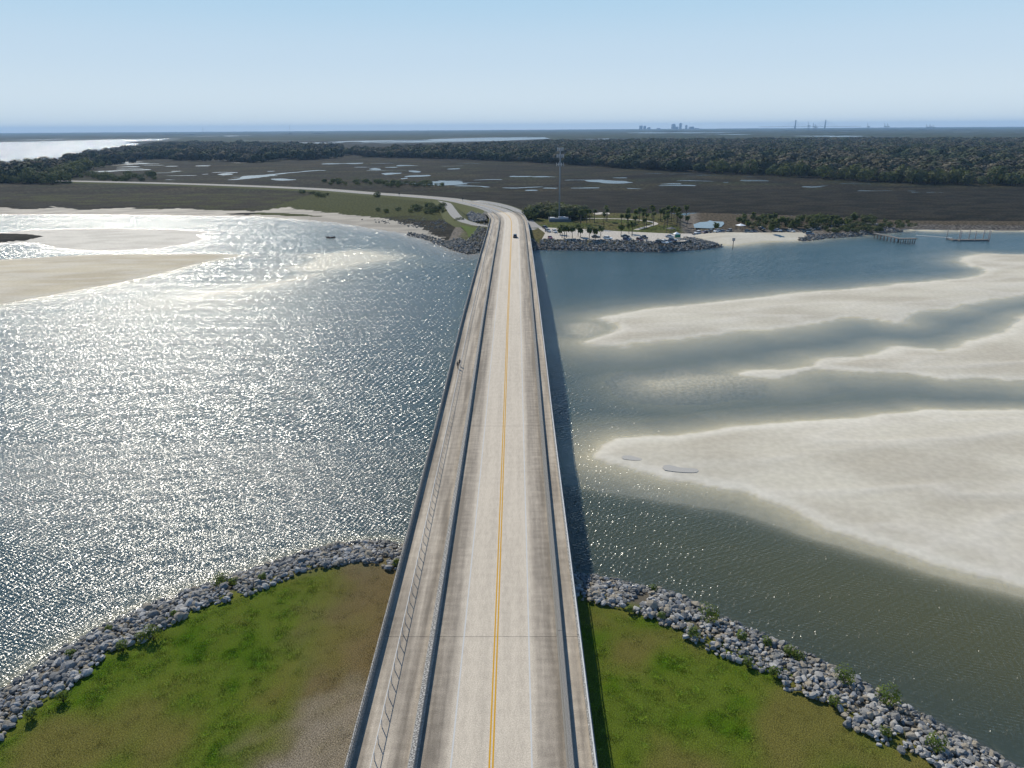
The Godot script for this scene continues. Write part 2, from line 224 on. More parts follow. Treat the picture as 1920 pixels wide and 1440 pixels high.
var sheets := {}
func land_block(x0: float, x1: float, d0: float, d1: float, step: float) -> void:
	var nx := int((x1 - x0) / step) + 1
	var nd := int((d1 - d0) / step) + 1
	var h := PackedFloat32Array()
	var who := []
	h.resize(nx * nd)
	who.resize(nx * nd)
	for j in nd:
		for i in nx:
			h[j * nx + i] = height(x0 + i * step, d0 + j * step)
			who[j * nx + i] = at_owner if h[j * nx + i] > -0.7 else ""
	var verts := PackedVector3Array()
	var norms := PackedVector3Array()
	verts.resize(nx * nd)
	norms.resize(nx * nd)
	for j in nd:
		for i in nx:
			var a := maxi(i - 1, 0)
			var b := mini(i + 1, nx - 1)
			var c := maxi(j - 1, 0)
			var e := mini(j + 1, nd - 1)
			verts[j * nx + i] = Vector3(x0 + i * step, h[j * nx + i], -d0 - j * step)
			norms[j * nx + i] = Vector3(-(h[j * nx + b] - h[j * nx + a]) / (step * (b - a)), 1.0, (h[e * nx + i] - h[c * nx + i]) / (step * (e - c))).normalized()
	for j in nd - 1:
		for i in nx - 1:
			var own: String = ""
			for k in [j * nx + i, j * nx + i + 1, j * nx + nx + i, j * nx + nx + i + 1]:
				if who[k]: own = who[k]
			if not sheets.has(own): sheets[own] = [PackedVector3Array(), PackedVector3Array()]
			var s = sheets[own]
			var k0 := j * nx + i
			for q in [k0, k0 + nx, k0 + nx + 1, k0, k0 + nx + 1, k0 + 1]:
				s[0].append(verts[q])
				s[1].append(norms[q])

func sheet_mesh(own: String, tinted := false) -> ArrayMesh:
	var s = sheets[own]
	var arr := []
	arr.resize(Mesh.ARRAY_MAX)
	arr[Mesh.ARRAY_VERTEX] = s[0]
	arr[Mesh.ARRAY_NORMAL] = s[1]
	if tinted:
		var col := PackedColorArray()
		col.resize(s[0].size())
		for k in s[0].size(): col[k] = tint(own, s[0][k])
		arr[Mesh.ARRAY_COLOR] = col
	var m := ArrayMesh.new()
	m.add_surface_from_arrays(Mesh.PRIMITIVE_TRIANGLES, arr)
	return m

# ---------- water ----------
func wave_texture(n: int, waves: Array, strength: float) -> ImageTexture:      # slopes of a sea that repeats every tile
	var cosine := PackedFloat32Array()
	cosine.resize(n)
	for k in n: cosine[k] = cos(TAU * k / n)
	var sx := PackedFloat32Array()
	var sy := PackedFloat32Array()
	sx.resize(n * n)
	sy.resize(n * n)
	for w in waves:
		var kx: int = w[0]
		var ky: int = w[1]
		var ax: float = w[2] * kx * strength
		var ay: float = w[2] * ky * strength
		var ph: int = w[3]
		for j in n:
			var q := ky * j + ph + kx * n + n * n
			var r := j * n
			for i in n:
				var c := cosine[(q + kx * i) & (n - 1)]
				sx[r + i] += ax * c
				sy[r + i] += ay * c
	var data := PackedFloat32Array()
	data.resize(n * n * 3)
	for k in n * n:
		var v := Vector3(-sx[k], sy[k], 1.0).normalized()
		data[k * 3] = v.x * 0.5 + 0.5
		data[k * 3 + 1] = v.y * 0.5 + 0.5
		data[k * 3 + 2] = v.z * 0.5 + 0.5
	return ImageTexture.create_from_image(Image.create_from_data(n, n, false, Image.FORMAT_RGBF, data.to_byte_array()))

func sea_waves() -> Array:
	var r := RandomNumberGenerator.new()
	r.seed = 5
	var out := []
	for k in 34:
		var m := 9.0 * pow(6.0, k / 33.0)                  # cycles a tile
		var a := deg_to_rad(r.randf_range(-65, 65) - 75.0)
		var kx := roundi(m * cos(a))
		var ky := roundi(m * sin(a))
		out.append([kx, ky, pow(m / 22.0, -0.2) / m, r.randi() % 512])
	return out

func swell(u: float, v: float) -> float:
	return noise_a.get_noise_2d(u * 1.6, v * 3.2) * 0.08 + noise_b.get_noise_2d(u * 2.2 + 90.0, v * 4.0) * 0.04

func water_block(st: SurfaceTool, x0: float, x1: float, d0: float, d1: float, step: float, tile: float) -> void:
	var nx := int(round((x1 - x0) / step)) + 1
	var nd := int(round((d1 - d0) / step)) + 1
	var base := st.get_meta("n", 0) as int
	for j in nd:
		for i in nx:
			var x := x0 + i * step
			var d := d0 + j * step
			var e := 0.6
			var gust := 0.2 + 0.9 * pow(smoothstep(-0.35, 0.35, noise_c.get_noise_2d(x * 0.35 + 400.0, d * 0.6)), 2.0)
			var h0: float = swell(x, d)
			var sx: float = (swell(x + e, d) - h0) / e * gust
			var sd: float = (swell(x, d + e) - h0) / e * gust
			st.set_normal(Vector3(-sx, 1.0, sd).normalized())
			var wu := noise_c.get_noise_2d(x * 0.5, d * 0.5) * 5.0
			var wv := noise_c.get_noise_2d(x * 0.5 + 700.0, d * 0.5) * 5.0
			st.set_uv(Vector2((x + wu) / tile, (d + wv) / tile))
			st.add_vertex(Vector3(x, h0 * gust * 0.3, -d))
	for j in nd - 1:
		for i in nx - 1:
			var k := base + j * nx + i
			for q in [k, k + nx, k + nx + 1, k, k + nx + 1, k + 1]: st.add_index(q)
	st.set_meta("n", base + nx * nd)

func _ready() -> void:
	# camera
	var cam := Camera3D.new()
	cam.name = "camera"
	cam.position = Vector3(0, 59, 0)
	cam.basis = Basis(Vector3.RIGHT, deg_to_rad(-19.8)) * Basis(Vector3.BACK, deg_to_rad(-0.36))
	cam.fov = rad_to_deg(2.0 * atan(720.0 / 1333.0))
	cam.near = 0.5
	cam.far = 60000.0
	add_child(cam)
	# sky, air, exposure
	var sky_mat := PanoramaSkyMaterial.new()      # a clear sky: pale at the horizon, deepening evenly overhead
	var keys := [[0.0, 0.545, 0.63, 0.68], [2.0, 0.55, 0.65, 0.72], [5.0, 0.47, 0.60, 0.715], [9.0, 0.365, 0.545, 0.70], [16.0, 0.20, 0.40, 0.655], [28.0, 0.105, 0.26, 0.545], [50.0, 0.06, 0.165, 0.40], [90.0, 0.055, 0.135, 0.28]]
	var sky_im := Image.create_empty(64, 720, false, Image.FORMAT_RGBF)
	for j in 720:
		var up := maxf(0.0, 90.0 - (j + 0.5) * 0.25)
		var k := 0
		while keys[k + 1][0] < up: k += 1
		var t: float = smoothstep(keys[k][0], keys[k + 1][0], up) * 0.4 + 0.6 * (up - keys[k][0]) / (keys[k + 1][0] - keys[k][0])
		var c := Color(lerpf(keys[k][1], keys[k + 1][1], t), lerpf(keys[k][2], keys[k + 1][2], t), lerpf(keys[k][3], keys[k + 1][3], t))
		for i in 64: sky_im.set_pixel(i, j, c)
	sky_mat.panorama = ImageTexture.create_from_image(sky_im)
	var sky := Sky.new()
	sky.sky_material = sky_mat
	var env := Environment.new()
	env.background_mode = Environment.BG_SKY
	env.sky = sky
	env.tonemap_mode = Environment.TONE_MAPPER_LINEAR
	env.tonemap_exposure = 1.2
	env.sdfgi_enabled = true
	env.ssao_enabled = true
	env.ssil_enabled = true
	env.fog_enabled = true
	env.fog_density = 0.00005
	env.fog_light_color = Color(0.68, 0.84, 1.0)
	env.volumetric_fog_enabled = true
	env.volumetric_fog_density = 0.0
	var around := WorldEnvironment.new()
	around.name = "environment"
	around.environment = env
	add_child(around)
	# sun: ahead and to the left, 38 degrees up
	var sun := DirectionalLight3D.new()
	sun.name = "sun"
	sun.rotation = Vector3(deg_to_rad(-38.5), deg_to_rad(180.0 + 27.0), 0)
	sun.light_energy = 1.6
	sun.light_color = Color(1.0, 0.97, 0.91)
	sun.light_angular_distance = 0.53
	sun.shadow_enabled = true
	add_child(sun)

	rng.seed = 7
	noise_a.seed = 1; noise_a.frequency = 0.05; noise_a.fractal_octaves = 3
	noise_b.seed = 2; noise_b.frequency = 0.09; noise_b.fractal_octaves = 2
	noise_c.seed = 3; noise_c.frequency = 0.018; noise_c.fractal_octaves = 3

	var speckle := grain(71, 0.05, 5, 0.4, 1.0)
	rock_mats = [stone_mat(0.62, 0.61, 0.585, speckle, 0.6), stone_mat(0.47, 0.46, 0.44, speckle, 0.6), stone_mat(0.46, 0.41, 0.33, speckle, 0.6), stone_mat(0.30, 0.30, 0.29, speckle, 0.6)]
	build_land()
	build_water()
	make_line()
	build_plain()
	build_roads()
	build_bridge()
	make_stones()
	make_palms()
	print("palms ", Time.get_ticks_msec())
	build_far_shore()
	print("shore ", Time.get_ticks_msec())
	build_near_banks()
	print("banks ", Time.get_ticks_msec())
	build_woods()
	build_skyline()
	print("all ", Time.get_ticks_msec())

func build_land() -> void:
	add_land("near_left", "lawn_west", "bank", 2.3, 8.5, 0.3, 0.6)
	add_land("near_right", "lawn_east", "bank", 2.3, 8.5, 0.3, 0.6)
	add_land("R1", "sandbar", "bar", 0.6, 14.0, 0.07, 0.8)
	add_land("R2", "sandbar_thin", "bar", 0.35, 9.0, 0.045, 2.0)
	add_land("R3", "sandbar_long", "bar", 0.45, 10.0, 0.04, 1.5)
	add_land("L1", "sandbar_dry", "bar", 0.7, 14.0, 0.09, 1.0)
	add_land("L2", "wet_flat", "bar", 0.12, 9.0, 0.05, 2.0)
	add_land("L2m", "marsh_island", "marsh", 0.8, 6.0, 0.05, 2.0)
	add_land("S1", "shoal", "bar", -0.1, 9.0, 0.035, 5.0)
	add_land("S2", "shoal", "bar", -0.22, 3.0, 0.035, 0.0)
	add_land("S3", "shoal", "bar", -0.05, 3.0, 0.06, 2.0)
	add_land("S4", "shoal", "bar", -0.5, 3.0, 0.06, 0.5)
	add_land("FLmud", "mudflat", "bar", 0.15, 12.0, 0.03, 3.0)
	add_land("FL", "marsh_west", "marsh", 0.75, 10.0, 0.05, 4.0)
	add_land("FLm2", "marsh_west", "marsh", 0.5, 6.0, 0.05, 3.0)
	add_land("FRm", "marsh_east", "marsh", 0.7, 20.0, 0.1, 2.0)
	add_land("FP", "far_shore", "shore", 2.3, 8.0, 0.3, 0.6)
	add_land("FR", "far_shore", "shore", 3.2, 14.0, 0.3, 0.6)
	add_land("FRspit", "far_shore", "shore", 1.6, 6.0, 0.3, 0.6)
	add_land("FRs", "far_shore", "shore", 2.4, 8.0, 0.3, 0.6)
	add_land("FRb", "beach", "shore", 2.3, 26.0, 0.06, 1.5)
	land_block(-170, 200, 15, 180, 1.0)
	land_block(-400, 460, 180, 460, 2.5)
	land_block(-700, 700, 460, 720, 4.0)
	print("land ", Time.get_ticks_msec())
	var sand := ground_mat(grain(1, 0.02, 5, 0.94, 1.0), 0.05, 0.85, bumps(2, 0.08, 3), 0.3)
	var wet := ground_mat(grain(1, 0.02, 5, 0.8, 1.0), 0.07, 0.75)
	wet.metallic_specular = 0.36
	var lawn_m := ground_mat(grain(3, 0.05, 5, 0.5, 1.0), 0.22)
	var marsh_m := ground_mat(grain(4, 0.03, 5, 0.45, 1.0), 0.03)
	var words := {"lawn_west": ["grass lawn with a worn brown strip beside the bridge", lawn_m], "lawn_east": ["plain green lawn beside the bridge shadow", lawn_m], "sandbar": ["broad pale rippled sandbar with two small puddles", sand], "sandbar_thin": ["thin pale sandbar with scalloped edges between two others", sand], "sandbar_long": ["long pale sandbar with a hooked tip", sand], "sandbar_dry": ["dry tan sandbar narrowing to a point in the glitter", sand], "wet_flat": ["shining wet sand flat round a dark marsh island", wet], "marsh_island": ["dark low island of marsh grass on the wet flat", marsh_m], "shoal": ["pale shoal just under the water", wet], "mudflat": ["shining wet mudflat along the marsh shore", wet], "marsh_west": ["brown and green marsh below the curving road", marsh_m], "marsh_east": ["dark brown marsh behind the palm park", marsh_m], "far_shore": ["grassy park and scrub ground on the far shore", marsh_m], "beach": ["white sand beach with parked cars on the far shore", sand]}
	for own in words:
		struct(own, sheet_mesh(own, true), words[own][1], words[own][0])
	var still := mat(0.31, 0.29, 0.255, 0.5)
	for e in PUDDLES:
		var st := st_new()
		var f := PackedVector2Array()
		for k in 17: f.append(Vector2(e[0] - e[2] + e[2] * k / 8.0, e[1] + e[3] * (0.5 - k / 16.0)))
		ribbon(f, flat_y(17, height(e[0], e[1]) + 0.03), e[3] * 0.75, st, 0.95)
		struct("puddle", st.commit(), still, "small still puddle on the broad sandbar")

func build_water() -> void:
	var water := Node3D.new()
	water.name = "water"
	add_child(water)
	tag(water, "tidal inlet water with sun glitter between the sandbars", "", "", "structure")
	part("bed", sheet_mesh(""), mat(0.42, 0.37, 0.23, 0.95), water)
	var wm := StandardMaterial3D.new()
	wm.albedo_color = Color(0.3, 0.4, 0.4, 0.0)
	wm.transparency = BaseMaterial3D.TRANSPARENCY_ALPHA
	wm.roughness = 0.19
	wm.metallic_specular = 0.37
	wm.normal_enabled = true
	wm.normal_scale = 1.0
	sea_normal = wave_texture(512, sea_waves(), 0.072)
	wm.normal_texture = sea_normal
	var st := st_new()
	water_block(st, -150, 150, 10, 130, 1.25, 8.5)
	water_block(st, -250, 250, 130, 290, 2.0, 13.5)
	water_block(st, -700, 700, 290, 730, 4.0, 30.0)
	part("surface", st.commit(), wm, water)
	var deep := FogVolume.new()
	deep.name = "depth"
	deep.size = Vector3(1400, 6.3, 730)
	deep.position = Vector3(0, -3.25, -365)
	var fm := FogMaterial.new()
	fm.density = 0.42
	fm.albedo = srgb(0.085, 0.19, 0.225)
	deep.material = fm
	water.add_child(deep)
	var silt := FogVolume.new()      # stirred-up silt in the near channel
	silt.name = "silt"
	silt.shape = RenderingServer.FOG_VOLUME_SHAPE_ELLIPSOID
	silt.size = Vector3(230, 7.0, 74)
	silt.position = Vector3(62, -3.56, -70)
	silt.rotation.y = deg_to_rad(-32.0)
	var sm := FogMaterial.new()
	sm.density = 2.0
	sm.albedo = srgb(0.34, 0.32, 0.11)
	silt.material = sm
	water.add_child(silt)
	struct("ground", flat_box(Vector3(-22000, -8, -22000), Vector3(22000, -7, 300)), mat(0.05, 0.05, 0.04))
	print("water ", Time.get_ticks_msec())

# ---------- textures ----------
func grain(seed_: int, freq: float, octaves: int, lo: float, hi: float, size := 512) -> NoiseTexture2D:      # a grey grain that multiplies the base colour
	var n := FastNoiseLite.new()
	n.seed = seed_
	n.frequency = freq
	n.fractal_octaves = octaves
	var t := NoiseTexture2D.new()
	t.width = size
	t.height = size
	t.seamless = true
	t.noise = n
	var g := Gradient.new()
	g.offsets = PackedFloat32Array([0.15, 0.85])
	g.colors = PackedColorArray([Color(lo, lo, lo), Color(hi, hi, hi)])
	t.color_ramp = g
	return t

func bumps(seed_: int, freq: float, octaves: int, size := 512) -> NoiseTexture2D:
	var n := FastNoiseLite.new()
	n.seed = seed_
	n.frequency = freq
	n.fractal_octaves = octaves
	var t := NoiseTexture2D.new()
	t.width = size
	t.height = size
	t.seamless = true
	t.noise = n
	return t

func ground_mat(tex: Texture2D, scale: float, rough := 0.95, bump: Texture2D = null, relief := 0.0) -> StandardMaterial3D:
	var m := vcol_mat(rough)
	m.albedo_texture = tex
	m.uv1_triplanar = true
	m.uv1_world_triplanar = true
	m.uv1_scale = Vector3.ONE * scale
	if bump:
		m.heightmap_enabled = true
		m.heightmap_texture = bump
		m.heightmap_scale = relief
	return m

func stone_mat(r: float, g: float, b: float, tex: Texture2D, scale: float, rough := 0.9) -> StandardMaterial3D:
	var m := mat(r, g, b, rough)
	m.albedo_texture = tex
	m.uv1_triplanar = true
	m.uv1_world_triplanar = true
	m.uv1_scale = Vector3.ONE * scale
	return m

# ---------- colours of the ground ----------
func mixc(a: Color, b: Color, t: float) -> Color:
	return a.lerp(b, clampf(t, 0.0, 1.0))

func lawn(x: float, d: float) -> Color:
	var n1 := noise_c.get_noise_2d(x * 2.2 + 50.0, d * 2.2)
	var n2 := noise_a.get_noise_2d(x * 2.0, d * 2.0 + 300.0)
	var c := mixc(Color(0.175, 0.158, 0.042), Color(0.125, 0.17, 0.02), smoothstep(-0.5, 0.2, n1 + 0.45 * n2 + (0.03 if x > 0.0 else 0.0)))
	c = mixc(c, Color(0.085, 0.15, 0.01), smoothstep(0.2, 0.55, n2 + 0.5 * n1))
	if x < -3.0:
		var e := (x + 23.5 + (d - 50.0) * 0.06) / 6.0 + 1.3 * n1 + 0.7 * n2      # trampled strip along the bridge
		c = mixc(c, Color(0.20, 0.15, 0.07), smoothstep(-0.3, 0.8, e))
		c = mixc(c, Color(0.31, 0.26, 0.19), smoothstep(0.0, 0.9, e) * smoothstep(0.35, -0.3, (d - 60.0) / 9.0 + 1.2 * n2))
		c = mixc(c, Color(0.18, 0.155, 0.08), smoothstep(78.0, 86.0, d + 6.0 * n2) * 0.7)
	return c

func tint(own: String, p: Vector3) -> Color:
	var x := p.x
	var d := -p.z
	if own.begins_with("lawn"):
		return mixc(Color(0.14, 0.125, 0.095), lawn(x, d), smoothstep(1.5, 2.15, p.y))
	var n1 := noise_c.get_noise_2d(x, d * 2.0)
	var n2 := noise_a.get_noise_2d(x * 0.7, d * 1.4)
	if own.begins_with("marsh"):
		var c := mixc(Color(0.049, 0.044, 0.032), Color(0.025, 0.0245, 0.0195), smoothstep(-0.3, 0.3, n2 + 0.6 * n1))
		if own == "marsh_west":
			var u := (d - 585.0 + 0.32 * (x + 300.0)) / 45.0 + 1.5 * n1
			c = mixc(c, Color(0.07, 0.072, 0.028), smoothstep(0.0, 0.9, u) * smoothstep(-0.1, 0.25, n2 + 0.6 * n1 + 0.05))
			if x > -190.0: c = mixc(c, Color(0.08, 0.09, 0.03), smoothstep(470.0, 520.0, d + 40.0 * n1))
		return c
	if own == "far_shore":
		var g := mixc(Color(0.14, 0.125, 0.05), Color(0.10, 0.12, 0.03), smoothstep(-0.2, 0.25, n1 + 0.5 * n2))
		g = mixc(g, Color(0.11, 0.085, 0.055), smoothstep(95.0, 125.0, x))
		return mixc(Color(0.2, 0.18, 0.15), g, smoothstep(1.8, 2.6, p.y))
	if own == "mudflat" or own == "wet_flat":
		return mixc(Color(0.21, 0.19, 0.155), Color(0.11, 0.10, 0.08), smoothstep(-0.25, 0.3, n2 + n1)) if own == "mudflat" else mixc(Color(0.42, 0.395, 0.345), Color(0.33, 0.31, 0.27), smoothstep(-0.2, 0.3, n2 + n1))
	# sand: pale and dry on the crests, greyer where it stays damp, darker under water
	var s := mixc(Color(0.395, 0.36, 0.29), Color(0.475, 0.44, 0.36), smoothstep(-0.4, 0.45, n1 + 0.25 * n2))
	if own == "sandbar_dry": s *= Color(1.0, 0.95, 0.86)
	s = mixc(s, Color(0.54, 0.505, 0.435), clampf(ridge(x, d), 0.0, 1.0) * 0.55)
	var rim := smoothstep(0.02, 0.1, p.y) * smoothstep(0.3, 0.14, p.y)
	s = mixc(s, Color(0.56, 0.53, 0.455), rim * 0.6)
	return mixc(s, Color(0.40, 0.36, 0.245), smoothstep(0.05, -0.06, p.y))

# ---------- stones ----------
var stone_meshes := []
func make_stones() -> void:
	for k in 6:
		var r := RandomNumberGenerator.new()
		r.seed = 40 + k
		var ico := SphereMesh.new()
		ico.radius = 0.5
		ico.height = 1.0
		ico.radial_segments = 7
		ico.rings = 3
		var a := ico.get_mesh_arrays()
		var v: PackedVector3Array = a[Mesh.ARRAY_VERTEX]
		var cuts := []
		for c in 7: cuts.append([Vector3(r.randf_range(-1, 1), r.randf_range(-1, 1), r.randf_range(-1, 1)).normalized(), r.randf_range(0.2, 0.38)])
		var st := st_new()
		st.set_smooth_group(-1)
		var shape := Vector3(r.randf_range(0.9, 1.25), r.randf_range(0.6, 0.85), r.randf_range(0.75, 1.0))
		for i in a[Mesh.ARRAY_INDEX]:
			var p := v[i]
			for c in cuts:
				var over: float = p.dot(c[0]) - c[1]
				if over > 0.0: p -= c[0] * over
			st.add_vertex(p * shape * 1.25)
		stone_meshes.append(done(st))

func stone_turn(size: float, at: Vector3) -> Transform3D:
	var b := Basis.from_euler(Vector3(rng.randf_range(-0.5, 0.5), rng.randf_range(0, TAU), rng.randf_range(-0.5, 0.5)))
	return Transform3D(b.scaled(Vector3.ONE * size), at)

func inside_band(called: String, lo: float, hi: float, step: float, max_d := 1e9) -> Array:      # points whose distance inside an outline lies between lo and hi
	var pts := PackedVector2Array()
	var raw: Array = OUTLINE[called]
	for k in range(0, raw.size(), 2): pts.append(Vector2(raw[k], raw[k + 1]))
	var out := []
	for k in pts.size() - 1:
		var a := pts[k]
		var b := pts[k + 1]
		var n := int(ceil(a.distance_to(b) / step))
		var dir := (b - a).normalized()
		var side := Vector2(-dir.y, dir.x)
		for i in n:
			var w := lo
			while w < hi:
				var p := a + (b - a) * ((i + rng.randf()) / n) + side * (w + rng.randf_range(-0.5, 0.5) * step) * (1.0 if Geometry2D.is_point_in_polygon((a + b) * 0.5 + side * 0.3, pts) else -1.0)
				w += step
				var s := edge_distance(p, pts)
				if s > lo - 0.4 and s < hi and p.y < max_d: out.append([p, s])
	return out

func revetment(called: String, outline: String, width: float, label: String, mats: Array, eye: Vector3) -> void:
	var o := thing(called, Vector3.ZERO, 0.0, label, "riprap")
	var all := []
	for q in inside_band(outline, -1.2, width, 0.55):
		var p: Vector2 = q[0]
		if p.y < 15.0 or absf(p.x) > 120.0: continue
		var edge: float = width * (0.94 + 0.18 * noise_b.get_noise_2d(p.x * 1.5, p.y * 1.5))
		if q[1] > edge: continue
		if noise_a.get_noise_2d(p.x * 3.0 + 80.0, p.y * 3.0) > 0.5: continue      # gaps where weeds grow
		var size: float = 0.42 + 0.62 * pow(rng.randf(), 2.0)
		if rng.randf() < 0.07: size *= 1.45
		var at := Vector3(p.x, height(p.x, p.y) + 0.1 * size + rng.randf() * 0.35, -p.y)
		var stone_kind := rng.randi() % mats.size()
		if at.y < 0.3 and rng.randf() < 0.6: stone_kind = mats.size() - 1      # weed-stained at the waterline
		all.append([size / eye.distance_to(at), stone_turn(size, at), rng.randi() % 6, stone_kind])
	all.sort_custom(bigger)
	var rest := []
	for m in mats: rest.append(st_new())
	for k in all.size():
		var e = all[k]
		if k < 300:
			var s := part("rock", stone_meshes[e[2]], mats[e[3]], o)
			s.transform = e[1]
		else:
			rest[e[3]].append_from(stone_meshes[e[2]], 0, e[1])
	var joined: ArrayMesh
	for k in mats.size():
		joined = rest[k].commit(joined) if joined else rest[k].commit()
		joined.surface_set_material(k, mats[k])
	var mass := part("smaller_rocks", joined, null, o)
	mass.set_meta("kind", "stuff")

func bigger(a, b) -> bool:
	return a[0] > b[0]

func rock_mass(called: String, spots: Array, lo: float, hi: float, mats: Array, label: String) -> void:
	var rest := []
	for m in mats: rest.append(st_new())
	for p in spots:
		var size := lo + (hi - lo) * pow(rng.randf(), 1.7)
		rest[rng.randi() % mats.size()].append_from(stone_meshes[rng.randi() % 6], 0, stone_turn(size, Vector3(p.x, p.y + 0.1 * size, p.z)))
	var joined: ArrayMesh
	for k in mats.size():
		joined = rest[k].commit(joined) if joined else rest[k].commit()
		joined.surface_set_material(k, mats[k])
	var o := part(called, joined, null)
	tag(o, label, "riprap", "", "stuff")

func poly_of(raw: Array) -> PackedVector2Array:
	var pts := PackedVector2Array()
	for k in range(0, raw.size(), 2): pts.append(Vector2(raw[k], raw[k + 1]))
	return pts

func spots_in(raw: Array, step: float) -> Array:
	var pts := poly_of(raw)
	var b := Rect2(pts[0], Vector2.ZERO)
	for p in pts: b = b.expand(p)
	var out := []
	var y := b.position.y
	while y < b.end.y:
		var x := b.position.x
		while x < b.end.x:
			var p := Vector2(x + rng.randf_range(-0.5, 0.5) * step, y + rng.randf_range(-0.5, 0.5) * step)
			if Geometry2D.is_point_in_polygon(p, pts): out.append(p)
			x += step
		y += step
	return out

func sheet(raw: Array, y: float) -> ArrayMesh:      # a flat outline on the ground
	var pts := poly_of(raw)
	var idx := Geometry2D.triangulate_polygon(pts)
	var st := st_new()
	for k in range(0, idx.size(), 3):
		var a := pts[idx[k]]
		var b := pts[idx[k + 1]]
		var c := pts[idx[k + 2]]
		if (b - a).cross(c - a) < 0.0:
			var t := b
			b = c
			c = t
		for p in [a, c, b]:
			st.set_normal(Vector3.UP)
			st.add_vertex(Vector3(p.x, y, -p.y))
	return st.commit()

func ribbon(pts: PackedVector2Array, y: PackedFloat32Array, half: float, st: SurfaceTool, wiggle := 0.0) -> void:      # a road or a pool along a line
	for k in pts.size() - 1:
		var q := []
		for j in [k, k + 1]:
			var t := (pts[mini(j + 1, pts.size() - 1)] - pts[maxi(j - 1, 0)]).normalized()
			var nrm := Vector2(-t.y, t.x)
			var l := half
			var r := half
			if wiggle > 0.0:
				var e := sqrt(maxf(0.0, 1.0 - pow(2.0 * j / (pts.size() - 1.0) - 1.0, 2.0)))
				l = half * (0.35 + 0.65 * e) * maxf(0.05, 1.0 + wiggle * rng_at(pts[j], 1.0)) * minf(1.0, e * 3.0)
				r = half * (0.35 + 0.65 * e) * maxf(0.05, 1.0 + wiggle * rng_at(pts[j], 2.0)) * minf(1.0, e * 3.0)
			var a := pts[j] + nrm * l
			var b := pts[j] - nrm * r
			q.append(Vector3(a.x, y[j], -a.y))
			q.append(Vector3(b.x, y[j], -b.y))
		for v in [q[0], q[2], q[1], q[1], q[2], q[3]]:
			st.set_normal(Vector3.UP)
			st.add_vertex(v)

func lane_bank(called: String, f: PackedVector2Array, y: PackedFloat32Array, half: float, m: Material, label: String) -> void:      # the grassy shoulders a lane lies on
	var st := st_new()
	for k in f.size() - 1:
		var q := []
		for j in [k, k + 1]:
			var t := (f[mini(j + 1, f.size() - 1)] - f[maxi(j - 1, 0)]).normalized()
			var nrm := Vector2(-t.y, t.x)
			var w := half + 0.8 + (y[j] - 0.3) * 1.7
			for e in [[-w, 0.3], [-half - 0.8, y[j] - 0.05], [half + 0.8, y[j] - 0.05], [w, 0.3]]:
				var p: Vector2 = f[j] + nrm * e[0]
				q.append(Vector3(p.x, e[1], -p.y))
		for i in 3: quad(st, q[i], q[i + 1], q[i + 5], q[i + 4])
	struct(called, done(st), m, label)

func rng_at(p: Vector2, k: float) -> float:
	return clampf(noise_a.get_noise_2d(p.x * 0.35 + 131.0 * k, p.y * 0.12) * 2.2, -1.0, 1.6)

func fine_line(raw: Array, step: float) -> PackedVector2Array:
	var c := Curve2D.new()
	var p := poly_of(raw)
	for k in p.size():
		var t := (p[mini(k + 1, p.size() - 1)] - p[maxi(k - 1, 0)]) / 6.0
		c.add_point(p[k], -t, t)
	c.bake_interval = step
	return c.get_baked_points()

func flat_y(n: int, y: float) -> PackedFloat32Array:
	var a := PackedFloat32Array()
	a.resize(n)
	a.fill(y)
	return a

# ---------- plants ----------
func leaf_ball(r: RandomNumberGenerator, radius: Vector3, leaves: int, leaf: float, lift := 0.0, hollow := 0.55) -> ArrayMesh:      # many small leaf-clump faces spread through a lumpy crown
	var st := st_new()
	var lumps := []
	for k in 7: lumps.append([Vector3(r.randf_range(-1, 1), r.randf_range(-0.5, 1), r.randf_range(-1, 1)).normalized(), r.randf_range(0.1, 0.45)])
	for k in leaves:
		var dir := Vector3(r.randf_range(-1, 1), r.randf_range(-0.75, 1), r.randf_range(-1, 1)).normalized()
		var far := hollow + (1.0 - hollow) * sqrt(r.randf())
		for l in lumps: far += l[1] * pow(maxf(0.0, dir.dot(l[0])), 5.0)
		var c := dir * radius * far + Vector3(0, lift, 0)
		var n := (dir + Vector3(r.randf_range(-0.7, 0.7), r.randf_range(-0.2, 0.9), r.randf_range(-0.7, 0.7))).normalized()
		var u := n.cross(Vector3(r.randf_range(-1, 1), r.randf_range(-1, 1), r.randf_range(-1, 1))).normalized() * leaf * r.randf_range(0.6, 1.2)
		var v := n.cross(u).normalized() * leaf * r.randf_range(0.5, 1.0)
		var lit := (dir + Vector3(r.randf_range(-0.4, 0.4), r.randf_range(-0.2, 0.4), r.randf_range(-0.4, 0.4))).normalized()
		st.set_normal(lit)
		for t in [[c - u, c + v, c + u * 0.9], [c - u, c + u * 0.9, c - v]]:
			var out: bool = (t[2] - t[0]).cross(t[1] - t[0]).dot(lit) > 0.0
			for p in (t if out else [t[0], t[2], t[1]]): st.add_vertex(p)
	return st.commit()

func trunk_mesh(r: RandomNumberGenerator, h: float, rad: float, limbs: int) -> ArrayMesh:
	var st := st_new()
	var a := Vector3.ZERO
	var b := Vector3(r.randf_range(-0.1, 0.1) * h, h * 0.55, r.randf_range(-0.1, 0.1) * h)
	tube(st, a, b, rad, rad * 0.7, 7)
	for k in limbs:
		var t := TAU * k / limbs + r.randf()
		tube(st, b, b + Vector3(cos(t) * h * 0.35, h * r.randf_range(0.25, 0.42), sin(t) * h * 0.35), rad * 0.6, rad * 0.2, 5)
	return done(st)

